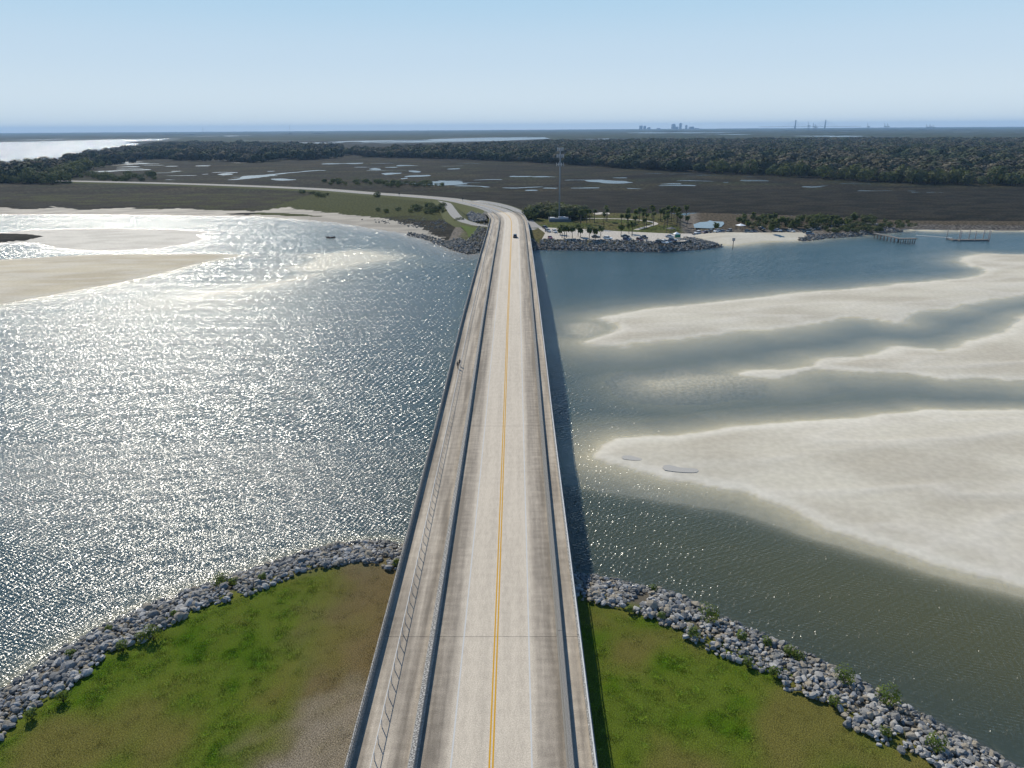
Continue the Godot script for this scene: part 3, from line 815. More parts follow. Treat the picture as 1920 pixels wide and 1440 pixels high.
var palm_trunks := []
var palm_crowns := []
func make_palms() -> void:
	for k in 3:
		var r := RandomNumberGenerator.new()
		r.seed = 90 + k
		var st := st_new()
		var lean := Vector3(r.randf_range(-0.06, 0.06), 0, r.randf_range(-0.06, 0.06))
		for j in 5:
			var y0 := j / 5.0
			var y1 := (j + 1) / 5.0
			tube(st, Vector3(0, y0, 0) + lean * y0 * y0, Vector3(0, y1, 0) + lean * y1 * y1, 0.03 - 0.006 * y0 + 0.003 * (j % 2), 0.028 - 0.006 * y1, 7)
		palm_trunks.append(done(st))
		st = st_new()
		st.set_smooth_group(-1)
		for f in 34:
			var a := TAU * f / 34.0 * 5.0 + r.randf() * 0.6
			var up := r.randf_range(-0.75, 1.25)
			var dir := Vector3(cos(a), 0, sin(a))
			var side := Vector3(-sin(a), 0, cos(a))
			var at := Vector3.ZERO
			var slope := up
			var length := r.randf_range(0.85, 1.15)
			for s in 4:      # a fan leaf on an arching stalk, with a ragged edge
				var nx := at + (dir * cos(slope) + Vector3.UP * sin(slope)) * length * 0.3
				var w0: float = [0.05, 0.22, 0.34, 0.2][s]
				var w1: float = [0.22, 0.34, 0.2, 0.02][s]
				var down := Vector3.DOWN * 0.1
				quad(st, at + side * w0 + down * w0 * 3.0, at, nx, nx + side * w1 + down * w1 * 4.0)
				quad(st, at, at - side * w0 + down * w0 * 3.0, nx - side * w1 + down * w1 * 4.0, nx)
				at = nx
				slope -= r.randf_range(0.3, 0.55)
		palm_crowns.append(done(st))

func palm(at: Vector3, h: float, crown: float, k: int, label: String, group: String, m_trunk: Material, m_leaf: Material) -> void:
	var o := thing("palm_tree", at, rng.randf_range(0, TAU), label, "palm tree", group)
	var t := part("trunk", palm_trunks[k], m_trunk, o)
	t.scale = Vector3(h * 1.0, h, h * 1.0) if h > 6.0 else Vector3(6.0, h, 6.0)
	var c := part("crown", palm_crowns[k], m_leaf, o)
	c.position = Vector3(0, h * 0.985, 0)
	c.scale = Vector3.ONE * crown

# ---------- people ----------
func skin_body(bones: Array, cell: float) -> ArrayMesh:      # one continuous surface round tapered bones (surface nets)
	var lo := Vector3.ONE * 1e9
	var hi := -lo
	for b in bones:
		for e in [[b[0], b[2]], [b[1], b[3]]]:
			lo = lo.min(e[0] - Vector3.ONE * (e[1] + cell * 2.0))
			hi = hi.max(e[0] + Vector3.ONE * (e[1] + cell * 2.0))
	var n := Vector3i(((hi - lo) / cell).ceil()) + Vector3i.ONE
	var field := PackedFloat32Array()
	var hue := PackedInt32Array()
	field.resize(n.x * n.y * n.z)
	hue.resize(n.x * n.y * n.z)
	for z in n.z:
		for y in n.y:
			for x in n.x:
				var p := lo + Vector3(x, y, z) * cell
				var f := 1e9
				var near := 1e9
				var who := 0
				for b in bones:
					var ab: Vector3 = b[1] - b[0]
					var t := clampf((p - b[0]).dot(ab) / maxf(ab.length_squared(), 1e-6), 0.0, 1.0)
					var dd: float = p.distance_to(b[0] + ab * t) - lerpf(b[2], b[3], t)
					if dd < near:
						near = dd
						who = b[4]
					var hh := clampf(0.5 + 0.5 * (f - dd) / 0.03, 0.0, 1.0)
					f = lerpf(f, dd, hh) - 0.03 * hh * (1.0 - hh) if f < 1e8 else dd
				var q := (z * n.y + y) * n.x + x
				field[q] = f
				hue[q] = who
	var colours := [Color(0.03, 0.03, 0.035), Color(0.02, 0.022, 0.03), Color(0.36, 0.22, 0.15), Color(0.04, 0.025, 0.015), Color(0.25, 0.2, 0.05)]
	var st := st_new()
	var id := {}
	var count := 0
	var corner := [0, 1, n.x, n.x + 1, n.x * n.y, n.x * n.y + 1, n.x * n.y + n.x, n.x * n.y + n.x + 1]
	for z in n.z - 1:
		for y in n.y - 1:
			for x in n.x - 1:
				var q := (z * n.y + y) * n.x + x
				var sum := Vector3.ZERO
				var hits := 0
				for e in [[0, 1], [2, 3], [4, 5], [6, 7], [0, 2], [1, 3], [4, 6], [5, 7], [0, 4], [1, 5], [2, 6], [3, 7]]:
					var fa := field[q + corner[e[0]]]
					var fb := field[q + corner[e[1]]]
					if (fa < 0.0) != (fb < 0.0):
						var t := fa / (fa - fb)
						var pa := Vector3(e[0] & 1, (e[0] >> 1) & 1, e[0] >> 2)
						var pb := Vector3(e[1] & 1, (e[1] >> 1) & 1, e[1] >> 2)
						sum += pa.lerp(pb, t)
						hits += 1
				if hits:
					id[q] = count
					count += 1
					st.set_color(colours[hue[q]])
					st.add_vertex(lo + (Vector3(x, y, z) + sum / hits) * cell)
	for z in range(1, n.z - 1):
		for y in range(1, n.y - 1):
			for x in range(1, n.x - 1):
				var q := (z * n.y + y) * n.x + x
				for ax in 3:
					var step: int = [1, n.x, n.x * n.y][ax]
					var u: int = [n.x, n.x * n.y, 1][ax]
					var v: int = [n.x * n.y, 1, n.x][ax]
					var ia := field[q] < 0.0
					if ia == (field[q + step] < 0.0): continue
					var a: int = id[q - u - v]
					var b: int = id[q - v]
					var c: int = id[q]
					var e: int = id[q - u]
					for k in ([a, e, c, a, c, b] if ia else [a, b, c, a, c, e]): st.add_index(k)
	st.generate_normals()
	return st.commit()

func figure(shirt: int, stride: float) -> ArrayMesh:      # walking, arms swinging; facing +z
	var b := []
	for s in [-1.0, 1.0]:
		var f: float = s * stride
		var hip := Vector3(0.1 * s, 0.92, 0)
		var knee := Vector3(0.11 * s, 0.5, 0.16 * f + 0.05)
		var ankle := Vector3(0.11 * s, 0.09, 0.3 * f - 0.04)
		b.append([hip, knee, 0.09, 0.065, 1])
		b.append([knee, ankle, 0.062, 0.045, 1])
		b.append([ankle - Vector3(0, 0.04, 0.03), ankle + Vector3(0, -0.045, 0.17), 0.045, 0.04, 3])
		var sh := Vector3(0.19 * s, 1.42, 0)
		var el := Vector3(0.24 * s, 1.13, -0.1 * f)
		var wr := Vector3(0.23 * s, 0.9, -0.16 * f + 0.1)
		b.append([sh, el, 0.055, 0.043, shirt])
		b.append([el, wr, 0.042, 0.032, 2])
		b.append([wr, wr + Vector3(0, -0.13, 0.05), 0.035, 0.025, 2])
	b.append([Vector3(0, 0.95, 0), Vector3(0, 1.2, 0.01), 0.145, 0.13, shirt])
	b.append([Vector3(-0.08, 1.34, 0), Vector3(0.08, 1.34, 0), 0.13, 0.13, shirt])
	b.append([Vector3(0, 1.42, 0), Vector3(0, 1.56, 0.01), 0.06, 0.055, 2])
	b.append([Vector3(0, 1.6, 0.03), Vector3(0, 1.68, 0.02), 0.085, 0.095, 2])
	b.append([Vector3(0, 1.68, -0.03), Vector3(0, 1.71, 0.0), 0.098, 0.09, 3])
	b.append([Vector3(0, 1.63, 0.11), Vector3(0, 1.61, 0.125), 0.014, 0.018, 2])
	return skin_body(b, 0.035)

# ---------- vehicles ----------
func car_shape(kind: String) -> Dictionary:
	# side profiles (z forward, y up), metres
	var body: PackedVector2Array
	var cabin: PackedVector2Array
	var w := 0.93
	if kind == "sedan":
		body = PackedVector2Array([Vector2(-2.35, 0.35), Vector2(-2.4, 0.62), Vector2(-2.3, 0.95), Vector2(-1.5, 1.0), Vector2(1.0, 0.95), Vector2(2.1, 0.8), Vector2(2.35, 0.6), Vector2(2.35, 0.35), Vector2(1.9, 0.25), Vector2(-1.9, 0.25)])
		cabin = PackedVector2Array([Vector2(-1.7, 0.98), Vector2(-1.0, 1.4), Vector2(0.1, 1.43), Vector2(0.95, 0.95)])
	elif kind == "pickup":
		body = PackedVector2Array([Vector2(-2.8, 0.5), Vector2(-2.8, 1.12), Vector2(1.0, 1.15), Vector2(2.5, 1.08), Vector2(2.7, 0.85), Vector2(2.7, 0.5), Vector2(2.2, 0.4), Vector2(-2.3, 0.4)])
		cabin = PackedVector2Array([Vector2(-0.9, 1.13), Vector2(-0.75, 1.82), Vector2(0.5, 1.84), Vector2(1.15, 1.14)])
		w = 1.0
	else:
		body = PackedVector2Array([Vector2(-2.25, 0.45), Vector2(-2.3, 0.8), Vector2(-2.25, 1.08), Vector2(0.9, 1.08), Vector2(2.1, 0.98), Vector2(2.3, 0.75), Vector2(2.3, 0.45), Vector2(1.9, 0.35), Vector2(-1.9, 0.35)])
		cabin = PackedVector2Array([Vector2(-2.2, 1.06), Vector2(-1.95, 1.7), Vector2(0.15, 1.74), Vector2(1.0, 1.06)])
		w = 0.96
	var roof := PackedVector2Array([cabin[1] + Vector2(-0.03, -0.02), cabin[1] + Vector2(0.02, 0.05), cabin[2] + Vector2(-0.05, 0.05), cabin[2] + Vector2(0.03, -0.02)])
	return {"body": prism(body, w, w - 0.07), "cabin": prism(cabin, w - 0.06, w - 0.2), "roof": prism(roof, w - 0.16, w - 0.22), "w": w, "front": body[6], "back": body[1], "base": 1.45 if kind != "pickup" else 1.75, "lamp": 0.7 if kind == "sedan" else 0.88}

func prism(side: PackedVector2Array, w: float, w_top: float) -> ArrayMesh:      # a side profile with softened shoulders
	var st := st_new()
	st.set_smooth_group(-1)
	var top := -1e9
	var low := 1e9
	for p in side:
		top = maxf(top, p.y)
		low = minf(low, p.y)
	var n := side.size()
	var edge := []
	for p in side: edge.append(lerpf(w, w_top, smoothstep(lerpf(low, top, 0.35), top, p.y)))
	for k in n:
		var a := side[k]
		var b := side[(k + 1) % n]
		var wa: float = edge[k]
		var wb: float = edge[(k + 1) % n]
		quad(st, Vector3(-wa, a.y, a.x), Vector3(-wb, b.y, b.x), Vector3(wb, b.y, b.x), Vector3(wa, a.y, a.x))
	var tri := Geometry2D.triangulate_polygon(side)
	for k in range(0, tri.size(), 3):
		for q in [0, 1, 2]: st.add_vertex(Vector3(-edge[tri[k + q]], side[tri[k + q]].y, side[tri[k + q]].x))
		for q in [0, 2, 1]: st.add_vertex(Vector3(edge[tri[k + q]], side[tri[k + q]].y, side[tri[k + q]].x))
	return done(st)

var car_kits := {}
var wheel_mesh: ArrayMesh
var rim_mesh: ArrayMesh
var car_mats := {}
func vehicle(called: String, kind: String, paint: String, at: Vector3, turn: float, label: String, group: String) -> Node3D:
	if not car_kits.has(kind): car_kits[kind] = car_shape(kind)
	if wheel_mesh == null:
		var st := st_new()
		tube(st, Vector3(-0.11, 0, 0), Vector3(0.11, 0, 0), 0.36, 0.36, 14)
		wheel_mesh = done(st)
		st = st_new()
		tube(st, Vector3(-0.118, 0, 0), Vector3(0.118, 0, 0), 0.21, 0.21, 10)
		rim_mesh = done(st)
		var paints := {"black": [0.012, 0.012, 0.014], "silver": [0.42, 0.43, 0.45], "white": [0.75, 0.75, 0.74], "red": [0.22, 0.015, 0.02], "navy": [0.02, 0.03, 0.09], "maroon": [0.10, 0.025, 0.025], "grey": [0.15, 0.16, 0.17], "blue": [0.06, 0.09, 0.16]}
		for c in paints:
			var m := mat(paints[c][0], paints[c][1], paints[c][2], 0.35)
			m.clearcoat_enabled = true
			m.clearcoat = 0.8
			m.clearcoat_roughness = 0.08
			car_mats[c] = m
		car_mats["glass"] = mat(0.02, 0.025, 0.03, 0.08)
		car_mats["tyre"] = mat(0.015, 0.015, 0.015, 0.9)
		car_mats["rim"] = mat(0.35, 0.35, 0.36, 0.35, 0.8)
		car_mats["tail"] = mat(0.25, 0.01, 0.01, 0.3)
		car_mats["lamp"] = mat(0.6, 0.6, 0.58, 0.2)
	var kit: Dictionary = car_kits[kind]
	var o := thing(called, at, turn, label, {"suv": "suv", "sedan": "car", "pickup": "pickup truck"}[kind], group)
	part("body", kit.body, car_mats[paint], o)
	part("window_band", kit.cabin, car_mats.glass, o)
	part("roof", kit.roof, car_mats[paint], o)
	for s in [[-1, -1], [1, -1], [-1, 1], [1, 1]]:
		var wh := part("wheel", wheel_mesh, car_mats.tyre, o)
		wh.position = Vector3(s[0] * (kit.w - 0.1), 0.36, s[1] * kit.base)
		part("rim", rim_mesh, car_mats.rim, wh)
	for s in [-1.0, 1.0]:
		var l := part("headlight", flat_box(Vector3(-0.18, -0.08, -0.03), Vector3(0.18, 0.08, 0.03)), car_mats.lamp, o)
		l.position = Vector3(s * (kit.w - 0.28), kit.lamp, kit.front.x)
		var t := part("tail_light", flat_box(Vector3(-0.12, -0.13, -0.03), Vector3(0.12, 0.13, 0.03)), car_mats.tail, o)
		t.position = Vector3(s * (kit.w - 0.22), kit.lamp + 0.05, kit.back.x)
	return o

# ---------- the bridge ----------
var line := Curve3D.new()
func make_line() -> void:
	var p := []
	for c in CENTRE: p.append(Vector3(c[0], c[1], -c[2]))
	for k in p.size():
		var t: Vector3 = (p[mini(k + 1, p.size() - 1)] - p[maxi(k - 1, 0)])
		var a: float = p[k].distance_to(p[maxi(k - 1, 0)])
		var b: float = p[k].distance_to(p[mini(k + 1, p.size() - 1)])
		t = t.normalized()
		line.add_point(p[k], -t * a / 3.0, t * b / 3.0)
	line.bake_interval = 1.0

func on_line(s: float, side: float, up: float) -> Vector3:
	var a := line.sample_baked(clampf(s - 1.0, 0.0, line.get_baked_length()), true)
	var b := line.sample_baked(clampf(s + 1.0, 0.0, line.get_baked_length()), true)
	var t := b - a
	t.y = 0.0
	t = t.normalized()
	return line.sample_baked(s, true) + Vector3(-t.z, 0, t.x) * side + Vector3(0, up, 0)

func heading(s: float) -> float:
	var t := on_line(s + 1.0, 0, 0) - on_line(s - 1.0, 0, 0)
	return atan2(-t.x, -t.z)

func sweep(profile: Array, s0: float, s1: float, step := 3.0, closed := true, uv := false) -> ArrayMesh:
	var st := st_new()
	st.set_smooth_group(-1)
	var n := maxi(1, int(ceil((s1 - s0) / step)))
	var m := profile.size() if closed else profile.size() - 1
	for k in n:
		var sa := lerpf(s0, s1, k / float(n))
		var sb := lerpf(s0, s1, (k + 1) / float(n))
		for j in m:
			var p: Vector2 = profile[j]
			var q: Vector2 = profile[(j + 1) % profile.size()]
			var v := [on_line(sa, p.x, p.y), on_line(sb, p.x, p.y), on_line(sb, q.x, q.y), on_line(sa, q.x, q.y)]
			var tx := [Vector2((p.x + 11.35) / 22.7, sa / 510.0), Vector2((p.x + 11.35) / 22.7, sb / 510.0), Vector2((q.x + 11.35) / 22.7, sb / 510.0), Vector2((q.x + 11.35) / 22.7, sa / 510.0)]
			for i in [0, 1, 2, 0, 2, 3]:
				if uv: st.set_uv(tx[i])
				st.add_vertex(v[i])
	if closed:
		for e in [[s0, false], [s1, true]]:
			var pts := PackedVector2Array(profile)
			var tri := Geometry2D.triangulate_polygon(pts)
			for k in range(0, tri.size(), 3):
				for i in ([0, 1, 2] if e[1] else [0, 2, 1]):
					var p := pts[tri[k + i]]
					if uv: st.set_uv(Vector2((p.x + 11.35) / 22.7, e[0] / 510.0))
					st.add_vertex(on_line(e[0], p.x, p.y))
	return done(st)

func noise_bytes(seed_: int, w: int, h: int, freq: float, octaves: int, tw: int, th: int) -> PackedByteArray:
	var n := FastNoiseLite.new()
	n.seed = seed_
	n.frequency = freq
	n.fractal_octaves = octaves
	var im := n.get_image(w, h)
	im.resize(tw, th, Image.INTERPOLATE_BILINEAR)
	im.convert(Image.FORMAT_L8)
	return im.get_data()

func deck_texture() -> ImageTexture:      # pale where tyres keep it clean, mildewed on the shoulders and the walks, streaked across
	var w := 384
	var h := 2048
	var streak := noise_bytes(11, 24, 2048, 0.22, 3, w, h)
	var fine := noise_bytes(12, w, h, 0.11, 4, w, h)
	var longs := noise_bytes(13, w, 128, 0.09, 3, w, h)
	var blot := noise_bytes(14, w, 512, 0.035, 4, w, h)
	var data := PackedByteArray()
	data.resize(w * h * 3)
	for i in w:
		var r := (i + 0.5) / w * 22.7 - 11.35
		var lane := smoothstep(-3.2, -1.9, r) * smoothstep(6.6, 5.35, r)
		var track := 0.0
		for c in [-1.1, 0.75, 2.7, 4.4]: track = maxf(track, exp(-pow((r - c) / 0.35, 2.0)))
		var gutter := maxf(exp(-pow((r + 4.6) / 0.8, 2.0)), maxf(exp(-pow((r - 8.2) / 0.5, 2.0)), maxf(exp(-pow((r + 6.5) / 0.7, 2.0)), exp(-pow((r + 10.3) / 0.35, 2.0)))))
		var walk := 1.0 if r < -5.4 or r > 9.0 else 0.0
		for j in h:
			var k := j * w + i
			var s := streak[k] / 255.0
			var f := fine[k] / 255.0
			var l := longs[k] / 255.0
			var b := blot[k] / 255.0
			var dirt := (1.0 - lane) * (0.6 + 0.35 * (l - 0.5) + 0.4 * (s - 0.5) + 0.4 * (b - 0.5)) + gutter * (0.25 + 0.5 * (b - 0.4))
			dirt += lane * (0.05 + 0.12 * (s - 0.5) + 0.18 * (b - 0.5)) + track * lane * 0.05
			if walk > 0.5: dirt = dirt * 0.8 + 0.35 * (b - 0.5)
			dirt = clampf(dirt + (f - 0.5) * 0.22, 0.0, 1.0)
			data[k * 3] = int(lerpf(195.0, 117.0, dirt))
			data[k * 3 + 1] = int(lerpf(183.0, 108.0, dirt))
			data[k * 3 + 2] = int(lerpf(165.0, 96.0, dirt))
	return ImageTexture.create_from_image(Image.create_from_data(w, h, false, Image.FORMAT_RGB8, data))

func build_bridge() -> void:
	var end := 507.0
	var o := thing("road_bridge", Vector3.ZERO, 0.0, "long two-lane concrete bridge with a fenced walkway crossing the inlet", "bridge")
	var deck_m := StandardMaterial3D.new()
	deck_m.albedo_texture = deck_texture()
	deck_m.roughness = 0.92
	deck_m.detail_enabled = true
	deck_m.detail_blend_mode = BaseMaterial3D.BLEND_MODE_MUL
	deck_m.detail_uv_layer = BaseMaterial3D.DETAIL_UV_2
	deck_m.detail_albedo = grain(21, 0.05, 5, 0.82, 1.0)
	deck_m.uv2_triplanar = true
	deck_m.uv2_world_triplanar = true
	deck_m.uv2_scale = Vector3.ONE * 0.22
	var wall_m := stone_mat(0.51, 0.485, 0.44, grain(22, 0.03, 5, 0.45, 1.0), 0.3)
	var worn_m := stone_mat(0.51, 0.485, 0.44, grain(23, 0.06, 5, 0.3, 1.0), 0.5)
	var under_m := wall_m
	var steel := mat(0.42, 0.42, 0.41, 0.7)
	var joints := [0.0, 22.0, 81.0, 140.0, 199.0, 258.0, 317.0, 376.0, 435.0, 478.0, end]
	for k in joints.size() - 1:
		var a: float = joints[k] + 0.03
		var b: float = joints[k + 1] - 0.03
		part("deck_slab", sweep([Vector2(-11.35, 0.0), Vector2(11.35, 0.0), Vector2(11.35, -0.28), Vector2(-11.35, -0.28)], a, b, 3.0, true, true), deck_m, o)
		part("parapet", sweep([Vector2(-11.28, 0.004), Vector2(-11.28, 1.02), Vector2(-11.06, 1.02), Vector2(-11.0, 0.004)], a, b), wall_m, o)
		part("barrier", sweep([Vector2(-5.86, 0.004), Vector2(-5.86, 0.1), Vector2(-5.74, 0.3), Vector2(-5.7, 0.84), Vector2(-5.66, 0.88), Vector2(-5.2, 0.88), Vector2(-5.16, 0.84), Vector2(-5.12, 0.3), Vector2(-5.0, 0.1), Vector2(-5.0, 0.004)], a, b), wall_m, o)
		part("barrier", sweep([Vector2(8.5, 0.004), Vector2(8.5, 0.1), Vector2(8.62, 0.3), Vector2(8.66, 0.82), Vector2(8.7, 0.86), Vector2(9.1, 0.86), Vector2(9.14, 0.82), Vector2(9.14, 0.004)], a, b), worn_m, o)
		part("kerb", sweep([Vector2(10.85, 0.004), Vector2(10.85, 0.28), Vector2(11.25, 0.28), Vector2(11.25, 0.004)], a, b), wall_m, o)
		for g in [-9.6, -6.4, -3.2, 0.0, 3.2, 6.4, 9.6]:
			part("girder", sweep([Vector2(g - 0.3, -0.284), Vector2(g + 0.3, -0.284), Vector2(g + 0.2, -1.5), Vector2(g - 0.2, -1.5)], a, b, 8.0), under_m, o)
	var cap := sweep([Vector2(-11.29, 1.024), Vector2(-11.29, 1.1), Vector2(-11.15, 1.1), Vector2(-11.15, 1.024)], 0.0, end)
	part("handrail", cap, wall_m, o)
	# painted lines
	var white := stone_mat(0.62, 0.62, 0.60, grain(25, 0.06, 4, 0.7, 1.0), 0.6)
	var yellow := stone_mat(0.60, 0.33, 0.03, grain(26, 0.06, 4, 0.75, 1.0), 0.6)
	for e in [[-1.955, 0.14, white], [5.37, 0.14, white], [1.52, 0.16, yellow], [1.84, 0.16, yellow]]:
		part("painted_line", sweep([Vector2(e[0] - e[1] / 2.0, 0.006), Vector2(e[0] + e[1] / 2.0, 0.006)], 0.0, end, 3.0, false), e[2], o)
	# the walkway's post-and-rail fence and the rail on the other edge
	var post := flat_box(Vector3(-0.032, 0.0, -0.032), Vector3(0.032, 1.1, 0.032))
	var s := 32.0
	while s < end:
		var p := part("fence_post", post, steel, o)
		p.position = on_line(s, -8.95, 0.004)
		p.rotation.y = heading(s)
		s += 1.9
	part("fence_rail", sweep([Vector2(-8.98, 1.104), Vector2(-8.98, 1.16), Vector2(-8.92, 1.16), Vector2(-8.92, 1.104)], 20.0, end), steel, o)
	var stub := flat_box(Vector3(-0.05, 0.0, -0.05), Vector3(0.05, 0.78, 0.05))
	s = 32.0
	while s < end:
		var p := part("rail_post", stub, steel, o)
		p.position = on_line(s, 11.05, 0.284)
		p.rotation.y = heading(s)
		s += 2.4
	for y in [[0.98, 11.0], [0.62, 11.0]]:
		part("side_rail", sweep([Vector2(y[1], y[0]), Vector2(y[1], y[0] + 0.08), Vector2(y[1] + 0.1, y[0] + 0.08), Vector2(y[1] + 0.1, y[0])], 20.0, end), steel, o)
	# bents under the joints
	for k in range(2, 9):
		var js: float = joints[k]
		var at := on_line(js, 0, 0)
		var turn := heading(js)
		var c := part("pier_cap", flat_box(Vector3(-10.5, -2.7, -0.7), Vector3(10.5, -1.504, 0.7)), under_m, o)
		c.position = at
		c.rotation.y = turn
		var st := st_new()
		tube(st, Vector3(0, -14, 0), Vector3(0, -2.71, 0), 0.55, 0.55, 12)
		var col := done(st)
		for x in [-8.5, -3.0, 3.0, 8.5]:
			var q := part("column", col, under_m, o)
			q.position = on_line(js, x, 0)
	var ab := part("abutment", flat_box(Vector3(-11.4, -5.5, -1.2), Vector3(11.4, -0.3, 1.2)), under_m, o)
	ab.position = on_line(end + 1.3, 0, 0)
	ab.rotation.y = heading(end)

func build_roads() -> void:
	var asphalt := stone_mat(0.33, 0.32, 0.30, grain(31, 0.02, 5, 0.75, 1.0), 0.12)
	var total := line.get_baked_length()
	var o := struct("road", sweep([Vector2(-8.5, 0.01), Vector2(9.0, 0.01)], 507.04, total - 1.0, 5.0, false), asphalt, "grey asphalt road curving away over the marsh")
	var white := mat(0.6, 0.6, 0.58)
	var yellow := mat(0.55, 0.34, 0.06)
	for e in [[-1.955, white], [5.37, white], [1.52, yellow], [1.84, yellow]]:
		part("painted_line", sweep([Vector2(e[0] - 0.08, 0.02), Vector2(e[0] + 0.08, 0.02)], 507.04, total - 1.0, 5.0, false), e[1], o)
	var grass := stone_mat(0.10, 0.11, 0.04, grain(32, 0.03, 5, 0.6, 1.0), 0.06)
	var st := st_new()
	var n := 60
	for k in n:
		var s0 := lerpf(507.1, total - 1.0, k / float(n))
		var s1 := lerpf(507.1, total - 1.0, (k + 1) / float(n))
		for side in [-1.0, 1.0]:
			var q := []
			for s in [s0, s1]:
				var h := line.sample_baked(s).y - 0.3
				q.append(on_line(s, side * 10.5 + 0.25, -0.06))
				q.append(on_line(s, side * (10.5 + 1.8 * h) + 0.25, -h))
			if side < 0.0: quad(st, q[1], q[3], q[2], q[0])
			else: quad(st, q[0], q[2], q[3], q[1])
		quad(st, on_line(s0, -10.25, -0.06), on_line(s1, -10.25, -0.06), on_line(s1, 10.75, -0.06), on_line(s0, 10.75, -0.06))
	struct("embankment", done(st), grass, "grassy road bank carrying the road off the bridge")
	# guard rails at the bridge end
	var steel := mat(0.40, 0.41, 0.42, 0.5, 0.5)
	for e in [[-6.2, 509.0, 575.0, "steel guard rail along the inner kerb beyond the bridge"], [9.3, 509.0, 600.0, "steel guard rail on the outside of the bend beyond the bridge"]]:
		var g := thing("guard_rail", Vector3.ZERO, 0.0, e[3], "guard rail")
		part("beam", sweep([Vector2(e[0], 0.5), Vector2(e[0], 0.82), Vector2(e[0] + 0.08, 0.82), Vector2(e[0] + 0.08, 0.5)], e[1], e[2]), steel, g)
		var post := flat_box(Vector3(-0.06, -0.2, -0.06), Vector3(0.06, 0.72, 0.06))
		var s: float = e[1]
		while s < e[2]:
			var p := part("post", post, steel, g)
			p.position = on_line(s, e[0] + 0.14, 0)
			s += 3.8
	# the lane that runs down and under the bridge, and the one to the car park
	var lane_st := st_new()
	var f := fine_line(LOOP, 3.0)
	var y := PackedFloat32Array()
	for k in f.size(): y.append(lerpf(2.75, 3.31, k / (f.size() - 1.0)))
	ribbon(f, y, 3.4, lane_st)
	lane_bank("lane_bank", f, y, 3.4, grass, "grassy shoulder of the looping lane")
	struct("lower_lane", lane_st.commit(), asphalt, "narrow asphalt lane looping down beneath the bridge end")
	lane_st = st_new()
	f = fine_line(ACCESS, 3.0)
	y = PackedFloat32Array()
	for k in f.size(): y.append(lerpf(3.75, 3.32, smoothstep(0.0, 1.0, k / (f.size() - 1.0))))
	ribbon(f, y, 3.6, lane_st)
	lane_bank("lane_bank", f, y, 4.2, grass, "grassy shoulder of the lane to the car park")
	struct("access_lane", lane_st.commit(), asphalt, "asphalt lane running beside the bridge end to the car park")
	lane_st = st_new()
	var verge := PackedVector2Array()
	var y2 := PackedFloat32Array()
	for k in f.size():
		var t := (f[mini(k + 1, f.size() - 1)] - f[maxi(k - 1, 0)]).normalized()
		verge.append(f[k] + Vector2(t.y, -t.x) * 4.8)
		y2.append(y[k] - 0.01)
	ribbon(verge, y2, 1.2, lane_st)
	struct("sandy_verge", lane_st.commit(), mat(0.5, 0.46, 0.38), "pale sandy edge of the access lane")

